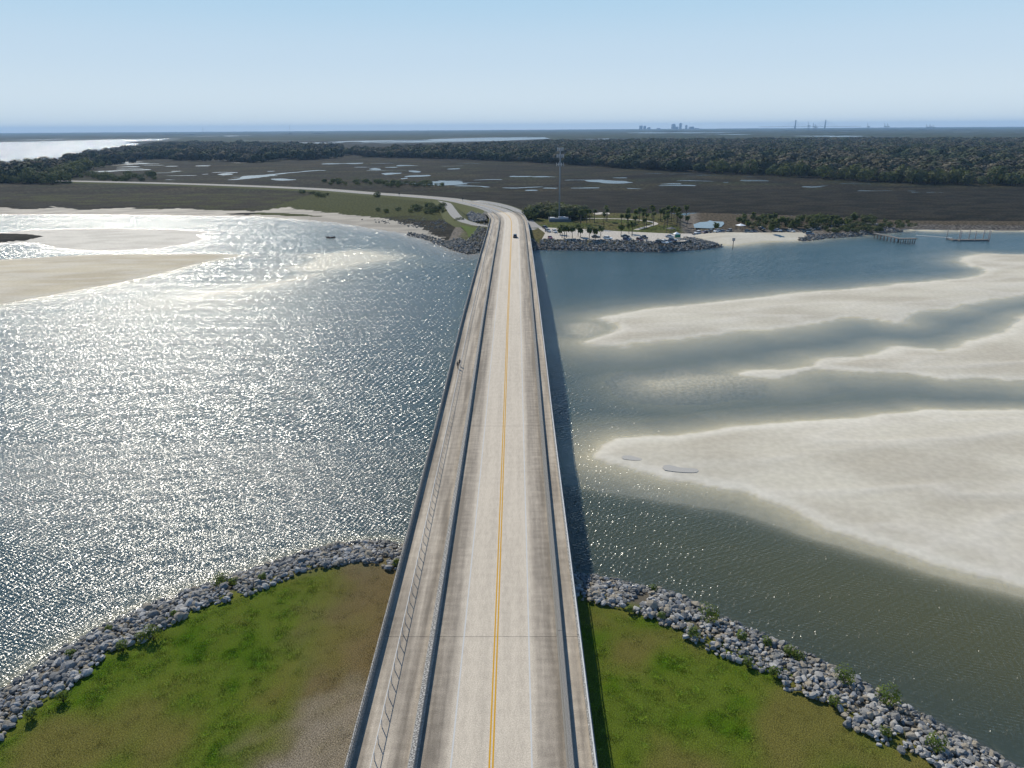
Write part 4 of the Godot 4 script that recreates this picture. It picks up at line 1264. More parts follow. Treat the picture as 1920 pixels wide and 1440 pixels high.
# ---------- the far shore ----------
func build_far_shore() -> void:
	var pale := stone_mat(0.52, 0.48, 0.42, grain(41, 0.02, 5, 0.72, 1.0), 0.08)
	struct("car_park", sheet(LOT, 3.26), pale, "pale sandy car park behind the rock shore")
	struct("sand_clearing", sheet(SANDPATCH, 3.26), pale, "bare sand clearing behind the park")
	struct("green_patch", sheet(GREEN, 2.5), stone_mat(0.09, 0.13, 0.02, grain(42, 0.05, 5, 0.6, 1.0), 0.2), "bright green grass patch beside the bridge end")
	var st := st_new()
	var f := fine_line(PATH, 2.0)
	ribbon(f, flat_y(f.size(), 3.27), 1.5, st)
	struct("park_path", st.commit(), pale, "pale winding path through the palm park")
	var still := mat(0.03, 0.05, 0.06, 0.06)
	struct("pond", sheet(POND, 2.75), still, "small blue pond beside the beach car park")
	# rocks of the far shore
	var mats := [rock_mats[1], rock_mats[2], rock_mats[3]]
	var at := []
	for q in inside_band("FR", -0.8, 15.0, 1.15):
		var p: Vector2 = q[0]
		if p.x < 6.0 or p.y > 386.0 or p.x > 112.0: continue
		if q[1] > 13.5 + 3.0 * noise_b.get_noise_2d(p.x * 2.0, p.y): continue
		at.append(Vector3(p.x, height(p.x, p.y) + rng.randf() * 0.3, -p.y))
	for q in inside_band("FRspit", -0.8, 4.0, 1.1): at.append(Vector3(q[0].x, height(q[0].x, q[0].y) + rng.randf() * 0.3, -q[0].y))
	rock_mass("shore_rocks", at, 0.8, 1.7, mats, "grey rocks lining the shore below the car park")
	at = []
	for q in inside_band("FP", -1.2, 9.0, 1.05):
		if q[0].y < 400.0 and q[0].x < -14.0: at.append(Vector3(q[0].x, height(q[0].x, q[0].y) + rng.randf() * 0.5, -q[0].y))
	for q in inside_band("FLmud", -1.5, 5.0, 1.4):
		var p: Vector2 = q[0]
		if p.x < -62.0 or p.y > 450.0 or p.y < 352.0: continue
		at.append(Vector3(p.x, height(p.x, p.y) + rng.randf() * 0.5, -p.y))
	rock_mass("point_rocks", at, 0.7, 1.7, [rock_mats[1], rock_mats[2], rock_mats[3], rock_mats[2]], "brown and grey rocks on the point beside the bridge")
	at = []
	for q in inside_band("FLmud", 20.0, 45.0, 3.0):
		var p: Vector2 = q[0]
		if p.x < -150.0 or p.x > -40.0 or p.y > 500.0: continue
		if noise_b.get_noise_2d(p.x, p.y) > 0.0: at.append(Vector3(p.x, height(p.x, p.y), -p.y))
	rock_mass("oyster_rocks", at, 0.6, 1.5, [rock_mats[2], rock_mats[3]], "scattered brown rocks along the muddy shore")
	at = []
	for p in spots_in(ROCKPATCH, 1.0): at.append(Vector3(p.x, 2.2 + 2.0 * smoothstep(-26.0, -16.0, p.x) + rng.randf() * 0.4, -p.y))
	rock_mass("bank_rocks", at, 1.0, 1.9, mats, "dark grey rock slope inside the looping lane")
	# palms
	var m_trunk := mat(0.12, 0.10, 0.08)
	var m_leaf := mat(0.05, 0.062, 0.022, 0.8)
	m_leaf.backlight_enabled = true
	m_leaf.backlight = Color(0.3, 0.35, 0.1)
	var k := 0
	for e in SHORE_PALMS:
		palm(Vector3(e[0], 3.0 if e[0] < 100.0 else 2.3, -e[1]), e[2] * 0.86, 2.15 + 0.08 * (k % 4), k % 3, "cabbage palm standing between the shore rocks and the parked cars", "palms along the car park", m_trunk, m_leaf)
		k += 1
	for p in spots_in(PARK, 7.2):
		if rng.randf() < 0.24: continue
		palm(Vector3(p.x, 3.0, -p.y), rng.randf_range(5.5, 9.0), rng.randf_range(1.5, 2.1), k % 3, "slender palm in the grassy park behind the car park", "palms in the park", m_trunk, m_leaf)
		k += 1
	for p in spots_in(BEACH_PALMS, 7.5):
		if rng.randf() < 0.45: continue
		palm(Vector3(p.x, 2.2, -p.y), rng.randf_range(2.8, 5.0), rng.randf_range(1.6, 2.2), k % 3, "short palm in the scrub behind the white beach", "palms behind the beach", m_trunk, m_leaf)
		k += 1
	# parked vehicles
	for c in CARS:
		var y := 3.265 if c[1] < 104.0 else height(c[1], c[2]) + 0.01
		var kind: String = c[0]
		vehicle({"suv": "parked_suv", "sedan": "parked_car", "pickup": "pickup_truck"}[kind], kind, c[3], Vector3(c[1], y, -c[2]), deg_to_rad(c[4]), c[5], "vehicles parked along the far shore")
	var bs := 358.3 + 15.0
	vehicle("moving_suv", "suv", "black", on_line(bs + 0.8, 3.6, 0.006), heading(bs) + PI, "black suv driving on the bridge", "")
	for e in [[WALKERS[0], 0, 0.8, "person in dark clothes walking on the bridge walkway beside another"], [WALKERS[1], 1, -0.7, "person in black walking a step ahead on the bridge walkway"]]:
		var pm := part("person", figure(e[1], e[2]), vcol_mat(0.8))
		pm.position = on_line(e[0][1] + 15.0, -9.55 + 0.35 * e[1], 0.004)
		pm.rotation.y = heading(e[0][1] + 15.0)
		tag(pm, e[3], "person")
	for e in [[LOT_PEOPLE[0], 4, 0.2, "person in a yellow top standing by the maroon suv"], [LOT_PEOPLE[1], 4, -0.3, "person in an ochre top standing nearer the maroon suv"]]:
		var pm := part("person", figure(e[1], e[2]), vcol_mat(0.8))
		pm.position = Vector3(e[0][0], 3.262, -e[0][1])
		tag(pm, e[3], "person")
	build_tower()
	build_shore_things()

func build_tower() -> void:
	var at := Vector3(TOWER[0], 3.0, -TOWER[1])
	var o := thing("cell_tower", at, 0.3, "tall grey cell tower pole with three rings of antennas", "cell tower")
	var steel := mat(0.22, 0.24, 0.25, 0.6, 0.3)
	var pale := mat(0.36, 0.37, 0.38, 0.6)
	var st := st_new()
	tube(st, Vector3.ZERO, Vector3(0, 44.6, 0), 0.55, 0.28, 12)
	part("pole", done(st), steel, o)
	for lv in [[43.6, 1.9, 9], [39.6, 2.2, 9], [34.6, 2.3, 8]]:
		st = st_new()
		for k in 12:
			var a := TAU * k / 12.0
			var b := TAU * (k + 1) / 12.0
			tube(st, Vector3(cos(a) * lv[1] * 0.85, lv[0], sin(a) * lv[1] * 0.85), Vector3(cos(b) * lv[1] * 0.85, lv[0], sin(b) * lv[1] * 0.85), 0.07, 0.07, 5)
			if k % 4 == 0: tube(st, Vector3(0, lv[0], 0), Vector3(cos(a) * lv[1] * 0.85, lv[0], sin(a) * lv[1] * 0.85), 0.09, 0.09, 5)
		part("antenna_ring", done(st), steel, o)
		var panel := flat_box(Vector3(-0.15, -1.0, -0.08), Vector3(0.15, 1.0, 0.08))
		for k in lv[2]:
			var a: float = TAU * k / lv[2]
			var q := part("antenna", panel, pale, o)
			q.position = Vector3(sin(a) * lv[1], lv[0], cos(a) * lv[1])
			q.rotation.y = a
	st = st_new()
	tube(st, Vector3(0, 44.6, 0), Vector3(0, 48.0, 0), 0.05, 0.03, 5)
	part("mast", done(st), steel, o)
	# the fenced equipment yard at its foot
	var yard := thing("equipment_yard", at + Vector3(0, 0, 0.5), 0.0, "blue grey fenced equipment yard at the foot of the cell tower", "enclosure")
	var fence := mat(0.13, 0.14, 0.15, 0.8)
	for e in [[Vector3(-6.5, 0.01, 5.0), Vector3(7.0, 1.9, 5.12)], [Vector3(-6.5, 0.01, -5.0), Vector3(7.0, 2.4, -4.88)], [Vector3(-6.62, 0.01, -5.0), Vector3(-6.5, 2.4, 5.12)], [Vector3(7.0, 0.01, -5.0), Vector3(7.12, 2.4, 5.12)]]:
		part("fence_panel", flat_box(e[0], e[1]), fence, yard)
	var cab := mat(0.36, 0.38, 0.40, 0.7)
	for e in [[-4.5, 1.5, 2.0, 2.6], [1.5, 2.2, 1.6, 3.0], [4.2, 1.4, 1.4, 2.7], [-1.8, 1.0, 1.0, 2.2]]:
		part("cabinet", flat_box(Vector3(e[0] - e[1], 0.01, -e[2] + 1.5), Vector3(e[0] + e[1], e[3], e[2] + 1.5)), cab, yard)

func build_shore_things() -> void:
	var concrete := stone_mat(0.25, 0.24, 0.22, grain(51, 0.03, 4, 0.6, 1.0), 0.2)
	var dark := mat(0.11, 0.10, 0.09)
	var pier := thing("old_pier", Vector3.ZERO, 0.0, "old concrete fishing pier on dark piles beyond the beach", "pier")
	var a := Vector3(PIER[0][0], 2.3, -PIER[0][1])
	var b := Vector3(PIER[1][0], 2.3, -PIER[1][1])
	var c := Vector3(PIER[2][0], 2.3, -PIER[2][1])
	var run := (b - a).length()
	var walk := part("walkway", flat_box(Vector3(-1.3, -0.35, -run), Vector3(1.3, 0, 0)), concrete, pier)
	walk.transform = Transform3D(Basis.looking_at(b - a), a)
	var head := part("pier_head", flat_box(Vector3(-1.2, -0.36, -1.6), Vector3((c - b).length() + 1.0, 0.01, 1.6)), concrete, pier)
	head.position = b
	var st := st_new()
	tube(st, Vector3(0, -7.5, 0), Vector3(0, -0.37, 0), 0.25, 0.25, 8)
	var pile := done(st)
	for k in 7:
		for s in [-1.0, 1.0]:
			var p := part("pile", pile, dark, pier)
			p.position = walk.transform * Vector3(s, 0, -run * (k + 0.5) / 7.5)
	for k in 4:
		for s in [-1.1, 1.1]:
			var p := part("pile", pile, dark, pier)
			p.position = b + Vector3((c - b).length() * k / 3.0, 0, s)
	# a string of floats and the floating dock
	var buoy_mat := mat(0.62, 0.62, 0.58, 0.6)
	var ball := st_new()
	tube(ball, Vector3(-0.35, 0.05, 0), Vector3(0.35, 0.05, 0), 0.28, 0.28, 8)
	var buoy := done(ball)
	for k in 15:
		var t := (k + 0.5) / 15.0
		var f := part("float", buoy, buoy_mat)
		f.position = Vector3(lerpf(FLOATS[0][0], FLOATS[1][0], t), 0.0, -lerpf(FLOATS[0][1], FLOATS[1][1], t))
		f.rotation.y = 0.3
		tag(f, "pale float in the line strung between the old pier and the dock", "float", "floats between pier and dock")
	var dock := thing("floating_dock", Vector3(DOCK[1][0], 0.0, -DOCK[1][1]), 0.0, "floating dock held by tall pale piles", "dock")
	var long: float = DOCK[2][0] - DOCK[1][0]
	part("platform", flat_box(Vector3(0, -0.3, -1.4), Vector3(long, 0.55, 1.4)), concrete, dock)
	part("gangway", flat_box(Vector3(-3.0, 0.0, -4.8), Vector3(-0.3, 0.5, 0.4)), concrete, dock)
	st = st_new()
	tube(st, Vector3(0, -7.0, 0), Vector3(0, 5.4, 0), 0.24, 0.22, 8)
	var tall := done(st)
	var wood := mat(0.24, 0.23, 0.22)
	for e in [[0.3, 1.65], [long * 0.5, 1.65], [long - 0.4, 1.65], [1.6, -1.65], [long * 0.42, -1.65], [long - 1.8, -1.65], [-3.2, -5.0], [long + 2.0, -3.0]]:
		var p := part("pile", tall, wood, dock)
		p.position = Vector3(e[0], 0, e[1])
	# channel marker
	var mk := thing("channel_marker", Vector3(MARKER[0], 0, -MARKER[1]), 0.0, "square channel marker on a single dark pile off the beach", "marker")
	st = st_new()
	tube(st, Vector3(0, -6, 0), Vector3(0, 5.0, 0), 0.2, 0.18, 8)
	part("pile", done(st), dark, mk)
	part("board", flat_box(Vector3(-0.75, 3.9, 0.2), Vector3(0.75, 5.4, 0.28)), mat(0.42, 0.36, 0.33), mk)
	# skiff
	var boat := thing("skiff", Vector3(BOAT[0], 0.02, -BOAT[1]), 0.12, "small dark skiff afloat in the glittering water", "boat")
	st = st_new()
	st.set_smooth_group(-1)
	var ribs := []
	for e in [[-2.4, 0.75, 0.5], [-0.8, 0.9, 0.5], [0.9, 0.8, 0.55], [2.0, 0.4, 0.68], [2.5, 0.03, 0.8]]:
		ribs.append([Vector3(e[0], e[2], -e[1]), Vector3(e[0], -0.15, -e[1] * 0.7), Vector3(e[0], -0.15, e[1] * 0.7), Vector3(e[0], e[2], e[1]), Vector3(e[0], 0.12, e[1] * 0.75), Vector3(e[0], 0.12, -e[1] * 0.75)])
	for k in 4:
		for j in 6: quad(st, ribs[k][j], ribs[k][(j + 1) % 6], ribs[k + 1][(j + 1) % 6], ribs[k + 1][j])
	quad(st, ribs[0][0], ribs[0][3], ribs[0][2], ribs[0][1])
	part("hull", done(st), mat(0.03, 0.035, 0.04, 0.5), boat)
	part("outboard_motor", flat_box(Vector3(-2.8, 0.2, -0.18), Vector3(-2.42, 1.25, 0.18)), mat(0.015, 0.015, 0.015, 0.4), boat)
	part("bench", flat_box(Vector3(-0.4, 0.3, -0.8), Vector3(0.0, 0.42, 0.8)), mat(0.1, 0.1, 0.1), boat)
	part("console", flat_box(Vector3(-1.7, 0.13, -0.3), Vector3(-1.3, 1.3, 0.3)), mat(0.03, 0.03, 0.035), boat)
	# shelters and a market tent
	for e in [[GAZEBO, 2.3, "small picnic shelter with a white roof behind the beach", 0.72], [GAZEBO2, 3.2, "dark picnic shelter roof on a post at the park edge", 0.12]]:
		var g := thing("picnic_shelter", Vector3(e[0][0], e[1], -e[0][1]), 0.4, e[2], "shelter")
		st = st_new()
		st.set_smooth_group(-1)
		for k in 4:
			var p := Vector3(2.2, 2.5, 2.2).rotated(Vector3.UP, TAU * k / 4.0)
			var q := Vector3(2.2, 2.5, 2.2).rotated(Vector3.UP, TAU * (k + 1) / 4.0)
			for v in [p, Vector3(0, 3.5, 0), q, p, q, Vector3(0, 2.45, 0)]: st.add_vertex(v)
		part("roof", done(st), mat(e[3], e[3], e[3]), g)
		for s in [[-1.8, -1.8], [1.8, -1.8], [-1.8, 1.8], [1.8, 1.8]]:
			part("post", flat_box(Vector3(s[0] - 0.08, 0, s[1] - 0.08), Vector3(s[0] + 0.08, 2.5, s[1] + 0.08)), dark, g)
	var tent := thing("canopy_tent", Vector3(TENT[0], 3.26, -TENT[1]), 0.2, "white and green pop-up canopy tent beside a dark bush", "tent")
	st = st_new()
	st.set_smooth_group(-1)
	for k in 4:
		var p := Vector3(1.6, 2.1, 1.6).rotated(Vector3.UP, TAU * k / 4.0)
		var q := Vector3(1.6, 2.1, 1.6).rotated(Vector3.UP, TAU * (k + 1) / 4.0)
		for v in [p, Vector3(0, 3.2, 0), q]: st.add_vertex(v)
	part("canopy", done(st), mat(0.7, 0.7, 0.68), tent)
	part("side_wall", flat_box(Vector3(-1.55, 0.3, 1.52), Vector3(1.55, 2.1, 1.56)), mat(0.03, 0.16, 0.10), tent)
	for s in [[-1.58, -1.58], [1.58, -1.58], [-1.58, 1.6], [1.58, 1.6]]:
		part("leg", flat_box(Vector3(s[0] - 0.03, 0, s[1] - 0.03), Vector3(s[0] + 0.03, 2.1, s[1] + 0.03)), dark, tent)
	# road signs seen from behind
	var n := 0
	for e in SIGNS:
		var s := thing("road_sign", Vector3(e[0], [2.1, 2.4, 3.0][n], -e[1]), 0.6, "dark-backed road sign on a post beside the curving road", "road sign", "signs along the curving road")
		part("post", flat_box(Vector3(-0.06, 0, -0.06), Vector3(0.06, 3.2, 0.06)), dark, s)
		part("plate", flat_box(Vector3(-0.6, 1.9, 0.07), Vector3(0.6, 3.2, 0.11)), mat(0.06, 0.065, 0.07), s)
		n += 1

# ---------- woods, marsh, skyline ----------
func build_woods() -> void:
	var crowns := []
	for k in 3:
		var r := RandomNumberGenerator.new()
		r.seed = 60 + k
		crowns.append(leaf_ball(r, Vector3(1.0, 0.8, 1.0), 260, 0.2, 0.0, 0.7))
	var leaf := vcol_mat(0.9)
	leaf.backlight_enabled = true
	leaf.backlight = Color(0.25, 0.28, 0.12)
	var tones := [Color(0.055, 0.066, 0.034), Color(0.064, 0.07, 0.04), Color(0.088, 0.08, 0.06), Color(0.045, 0.06, 0.033), Color(0.076, 0.073, 0.05)]
	# every tree that stands free is a thing: scrub and small trees round the shore
	var solid := []
	for c in [tones[0], tones[1], tones[3]]:
		var m := mat(c.r, c.g, c.b, 0.9)
		m.backlight_enabled = true
		m.backlight = Color(0.25, 0.28, 0.12)
		solid.append(m)
	var bark := mat(0.09, 0.075, 0.06)
	var r2 := RandomNumberGenerator.new()
	r2.seed = 77
	var stem := trunk_mesh(r2, 1.0, 0.05, 4)
	var bush := []
	for k in 3: bush.append(leaf_ball(r2, Vector3(1.0, 0.75, 1.0), 260, 0.17, 0.0, 0.35))
	var words := ["dense dark tree round the foot of the cell tower", "low scrub bush behind the white beach", "low scrub bush on the rocky spit by the pier", "evergreen bush beside the looping lane", "small bush on the grassy bank west of the bridge", "small marsh tree beyond the road bend", "small marsh tree along the far side of the road", "dark tree in the clump where the road leaves the marsh", "bush in the green marsh edge below the road", "lone bush beside the road signs", "bush at the corner of the looping lane", "low bush on the dune beyond the pier"]
	var kind := 0
	for e in SCRUB:
		var quad2 := PackedVector2Array([Vector2(e[0], e[1]), Vector2(e[2], e[3]), Vector2(e[4], e[5]), Vector2(e[6], e[7])])
		for k in int(e[8]):
			var u := rng.randf()
			var v := rng.randf()
			var p := quad2[0].lerp(quad2[1], u).lerp(quad2[3].lerp(quad2[2], u), v)
			var size: float = e[9] * rng.randf_range(0.6, 1.25)
			var o := thing("tree" if e[9] > 3.5 else "shrub", Vector3(p.x, e[10] - 0.1, -p.y), rng.randf_range(0, TAU), words[kind], "tree" if e[9] > 3.5 else "shrub", words[kind])
			var t := part("trunk", stem, bark, o)
			t.scale = Vector3.ONE * size * 0.7
			var c := part("crown", bush[k % 3], solid[rng.randi() % 3], o)
			c.position = Vector3(0, size * 0.5, 0)
			c.scale = Vector3(size * 0.75, size * 0.65, size * 0.75)
		kind += 1
	# the woods: trees of the front row singly, the rest as one mass
	var spots := []
	for w in [[WOOD_EAST, 13.5, "broad evergreen oak in the front row of the wood across the marsh", "front row of the eastern wood"], [WOOD_WEST, 13.5, "dark evergreen oak at the edge of the wood by the bright river", "edge of the western wood"]]:
		var all := []
		var pts := poly_of(w[0])
		for p in spots_in(w[0], w[1]):
			if absf(p.x) > p.y * 0.85 + 60.0: continue
			if p.x < -330.0 and p.y > 1150.0 and noise_c.get_noise_2d(p.x * 0.35, p.y * 0.25) > 0.0: continue
			all.append([-p.y + absf(p.x) * 0.2, p])
		all.sort_custom(bigger)
		var singles := 0
		for e in all:
			var p: Vector2 = e[1]
			var big := 3.6 + 5.4 * pow(rng.randf(), 1.6)
			if singles < 130 and edge_distance(p, pts) < 22.0 and p.y < 1500.0:
				singles += 1
				var o := thing("oak_tree", Vector3(p.x, 0.5, -p.y), rng.randf_range(0, TAU), w[2], "tree", w[3])
				var t := part("trunk", stem, bark, o)
				t.scale = Vector3.ONE * big * 1.5
				var c := part("crown", bush[singles % 3], solid[rng.randi() % 3], o)
				c.position = Vector3(0, big * 1.05, 0)
				c.scale = Vector3(big, big * 1.1, big)
			else:
				spots.append([p, big])
	var wood := Node3D.new()
	wood.name = "woods"
	add_child(wood)
	tag(wood, "mass of dark oak and pine woodland behind the marsh", "woodland", "", "stuff")
	for k in 3:
		var mine := []
		for i in range(k, spots.size(), 3): mine.append(spots[i])
		var mm := MultiMesh.new()
		mm.transform_format = MultiMesh.TRANSFORM_3D
		mm.use_colors = true
		mm.mesh = crowns[k]
		mm.instance_count = mine.size()
		for i in mine.size():
			var p: Vector2 = mine[i][0]
			var s: float = mine[i][1] * 1.2
			var patch := noise_c.get_noise_2d(p.x * 0.25, p.y * 0.12)
			if patch < -0.05 and rng.randf() < 0.6: s *= 1.15
			mm.set_instance_transform(i, Transform3D(Basis(Vector3.UP, rng.randf_range(0, TAU)).scaled(Vector3(s, s * rng.randf_range(0.7, 1.05), s)), Vector3(p.x, 0.5 + s * 0.75 + rng.randf_range(-0.5, 2.5), -p.y)))
			var pick := rng.randi() % 5
			if patch > 0.12 and rng.randf() < 0.6: pick = 2 if rng.randf() < 0.6 else 4
			mm.set_instance_color(i, tones[pick] * rng.randf_range(0.85, 1.1))
		var n := MultiMeshInstance3D.new()
		n.name = "trees"
		n.multimesh = mm
		n.material_override = leaf
		wood.add_child(n, true)
	print("woods ", spots.size(), " ", Time.get_ticks_msec())

func build_plain() -> void:
	# the marsh beyond the shore and the plain to the horizon
	var st := st_new()
	for block in [[-1400.0, 1400.0, 716.0, 1716.0, 25.0], [-3300.0, 3300.0, 1716.0, 4116.0, 75.0]]:
		var nx := int((block[1] - block[0]) / block[4])
		var nd := int((block[3] - block[2]) / block[4])
		for j in nd:
			for i in nx:
				for q in [[0, 0], [0, 1], [1, 1], [0, 0], [1, 1], [1, 0]]:
					var x: float = block[0] + (i + q[0]) * block[4]
					var d: float = block[2] + (j + q[1]) * block[4]
					var n1 := noise_c.get_noise_2d(x * 0.5, d * 0.9)
					var n2 := noise_a.get_noise_2d(x * 0.2, d * 0.3)
					var c := mixc(Color(0.046, 0.042, 0.031), Color(0.023, 0.0225, 0.0185), smoothstep(-0.3, 0.3, n1 + 0.6 * n2))
					c = mixc(c, Color(0.05, 0.055, 0.028), smoothstep(0.05, 0.4, n2))
					c = mixc(c, Color(0.085, 0.072, 0.04), 0.7 * smoothstep(0.1, 0.4, noise_b.get_noise_2d(x * 0.12 + 40.0, d * 0.3)))
					st.set_color(c)
					st.set_normal(Vector3.UP)
					st.add_vertex(Vector3(x, 0.55, -d))
	struct("marsh", st.commit(), ground_mat(grain(61, 0.03, 5, 0.4, 1.0), 0.012), "brown salt marsh flat stretching behind the shore")
	struct("plain", sheet([-22000.0, 4110.0, 22000.0, 4110.0, 22000.0, 22000.0, -22000.0, 22000.0], 0.5), mat(0.04, 0.045, 0.03), "flat wooded plain reaching the horizon")
	var flank := mat(0.042, 0.036, 0.03)
	struct("marsh_flank", sheet([-22000.0, 1716.0, -3300.0, 1716.0, -3300.0, 4110.0, -22000.0, 4110.0], 0.5), flank)
	struct("marsh_flank", sheet([3300.0, 1716.0, 22000.0, 1716.0, 22000.0, 4110.0, 3300.0, 4110.0], 0.5), flank)
	# pools in the marsh, tidal channels and the bright river beyond
	var pool := mat(0.05, 0.055, 0.05, 0.22)
	pool.metallic_specular = 0.4
	for e in PONDS:
		var f := fine_line(e.slice(1), 6.0)
		st = st_new()
		ribbon(f, flat_y(f.size(), 0.64), e[0] * 0.8, st, 0.85)
		var o := struct("marsh_pool", st.commit(), pool, "shallow pool of still water in the brown marsh")
	var r := RandomNumberGenerator.new()
	r.seed = 15
	for k in 46:
		var d := r.randf_range(740.0, 1350.0)
		var x := r.randf_range(-0.55, 0.5) * d
		if Geometry2D.is_point_in_polygon(Vector2(x, d), poly_of(WOOD_EAST)) or Geometry2D.is_point_in_polygon(Vector2(x, d), poly_of(WOOD_WEST)): continue
		if x < -60.0 and absf(d - (620.0 - 0.62 * (x + 50.0))) < 60.0: continue
		var f := fine_line([x, d, x + r.randf_range(8.0, 22.0), d + r.randf_range(-9.0, 9.0), x + r.randf_range(26.0, 48.0), d + r.randf_range(-12.0, 12.0)], 3.0)
		st = st_new()
		ribbon(f, flat_y(f.size(), 0.63), r.randf_range(2.0, 6.0), st, 0.8)
		struct("marsh_pool", st.commit(), pool, "shallow pool of still water in the brown marsh")
	for e in CHANNELS:
		var f := fine_line(e.slice(1), 40.0)
		st = st_new()
		ribbon(f, flat_y(f.size(), 0.9), e[0], st, 0.6)
		struct("tidal_channel", st.commit(), pool, "pale tidal channel far across the plain")
	var river := mat(0.06, 0.07, 0.07, 0.16)
	river.metallic_specular = 0.4
	river.normal_enabled = true
	river.normal_texture = sea_normal
	river.normal_scale = 1.8
	river.uv1_triplanar = true
	river.uv1_world_triplanar = true
	river.uv1_scale = Vector3.ONE / 19.0
	struct("river", sheet(RIVER, 0.9), river, "broad bright river bend on the edge of the woods")
	# distant woods as uneven canopies, nearer first
	var tone := vcol_mat(0.95)
	for block in [[-6500.0, 6500.0, 3300.0, 9300.0, 55.0, 9.0], [-17000.0, 17000.0, 9300.0, 21000.0, 170.0, 13.0]]:
		st = st_new()
		var nx := int((block[1] - block[0]) / block[4])
		var nd := int((block[3] - block[2]) / block[4])
		var hs := PackedFloat32Array()
		hs.resize((nx + 1) * (nd + 1))
		for j in nd + 1:
			for i in nx + 1:
				var x: float = block[0] + i * block[4]
				var d: float = block[2] + j * block[4]
				var open := noise_c.get_noise_2d(x * 0.06 + 900.0, d * 0.12)
				var h: float = -1.0
				if open > -0.06 or d > 12000.0: h = block[5] * (0.75 + 0.6 * noise_b.get_noise_2d(x * 0.7, d * 0.7) + 0.4 * noise_a.get_noise_2d(x * 0.05, d * 0.05))
				for e in CHANNELS:
					if d < 9300.0 and absf(x - e[3]) < absf(e[5] - e[1]) * 0.5 + 60.0 and absf(d - lerpf(e[2], e[6], clampf((x - e[1]) / (e[5] - e[1]), 0.0, 1.0))) < e[0] + 130.0 or d < 9300.0 and absf(x - e[3]) < absf(e[5] - e[1]) * 0.5 + 60.0 and d > e[4] - e[0] - 700.0 and d < e[4]: h = -1.0
				if d < 6000.0 and x < -1000.0 and x < -1250.0 - (d - 2700.0) * 0.4 and x > -3400.0: h = -1.0
				hs[j * (nx + 1) + i] = h
		for j in nd:
			for i in nx:
				var k := j * (nx + 1) + i
				if maxf(maxf(hs[k], hs[k + 1]), maxf(hs[k + nx + 1], hs[k + nx + 2])) < 0.0: continue
				for q in [0, nx + 1, nx + 2, 0, nx + 2, 1]:
					var i2: int = (k + q) % (nx + 1)
					var j2: int = (k + q) / (nx + 1)
					st.set_color(mixc(Color(0.03, 0.042, 0.02), Color(0.05, 0.05, 0.03), 0.5 + noise_b.get_noise_2d(i2 * 9.0, j2 * 9.0)))
					st.add_vertex(Vector3(block[0] + i2 * block[4], hs[k + q], -block[2] - j2 * block[4]))
		st.generate_normals()
		var o := part("distant_woods", st.commit(), tone)
		tag(o, "far dark treetops merging into haze" if block[4] < 100.0 else "faint blue treeline along the horizon", "woodland", "", "stuff")

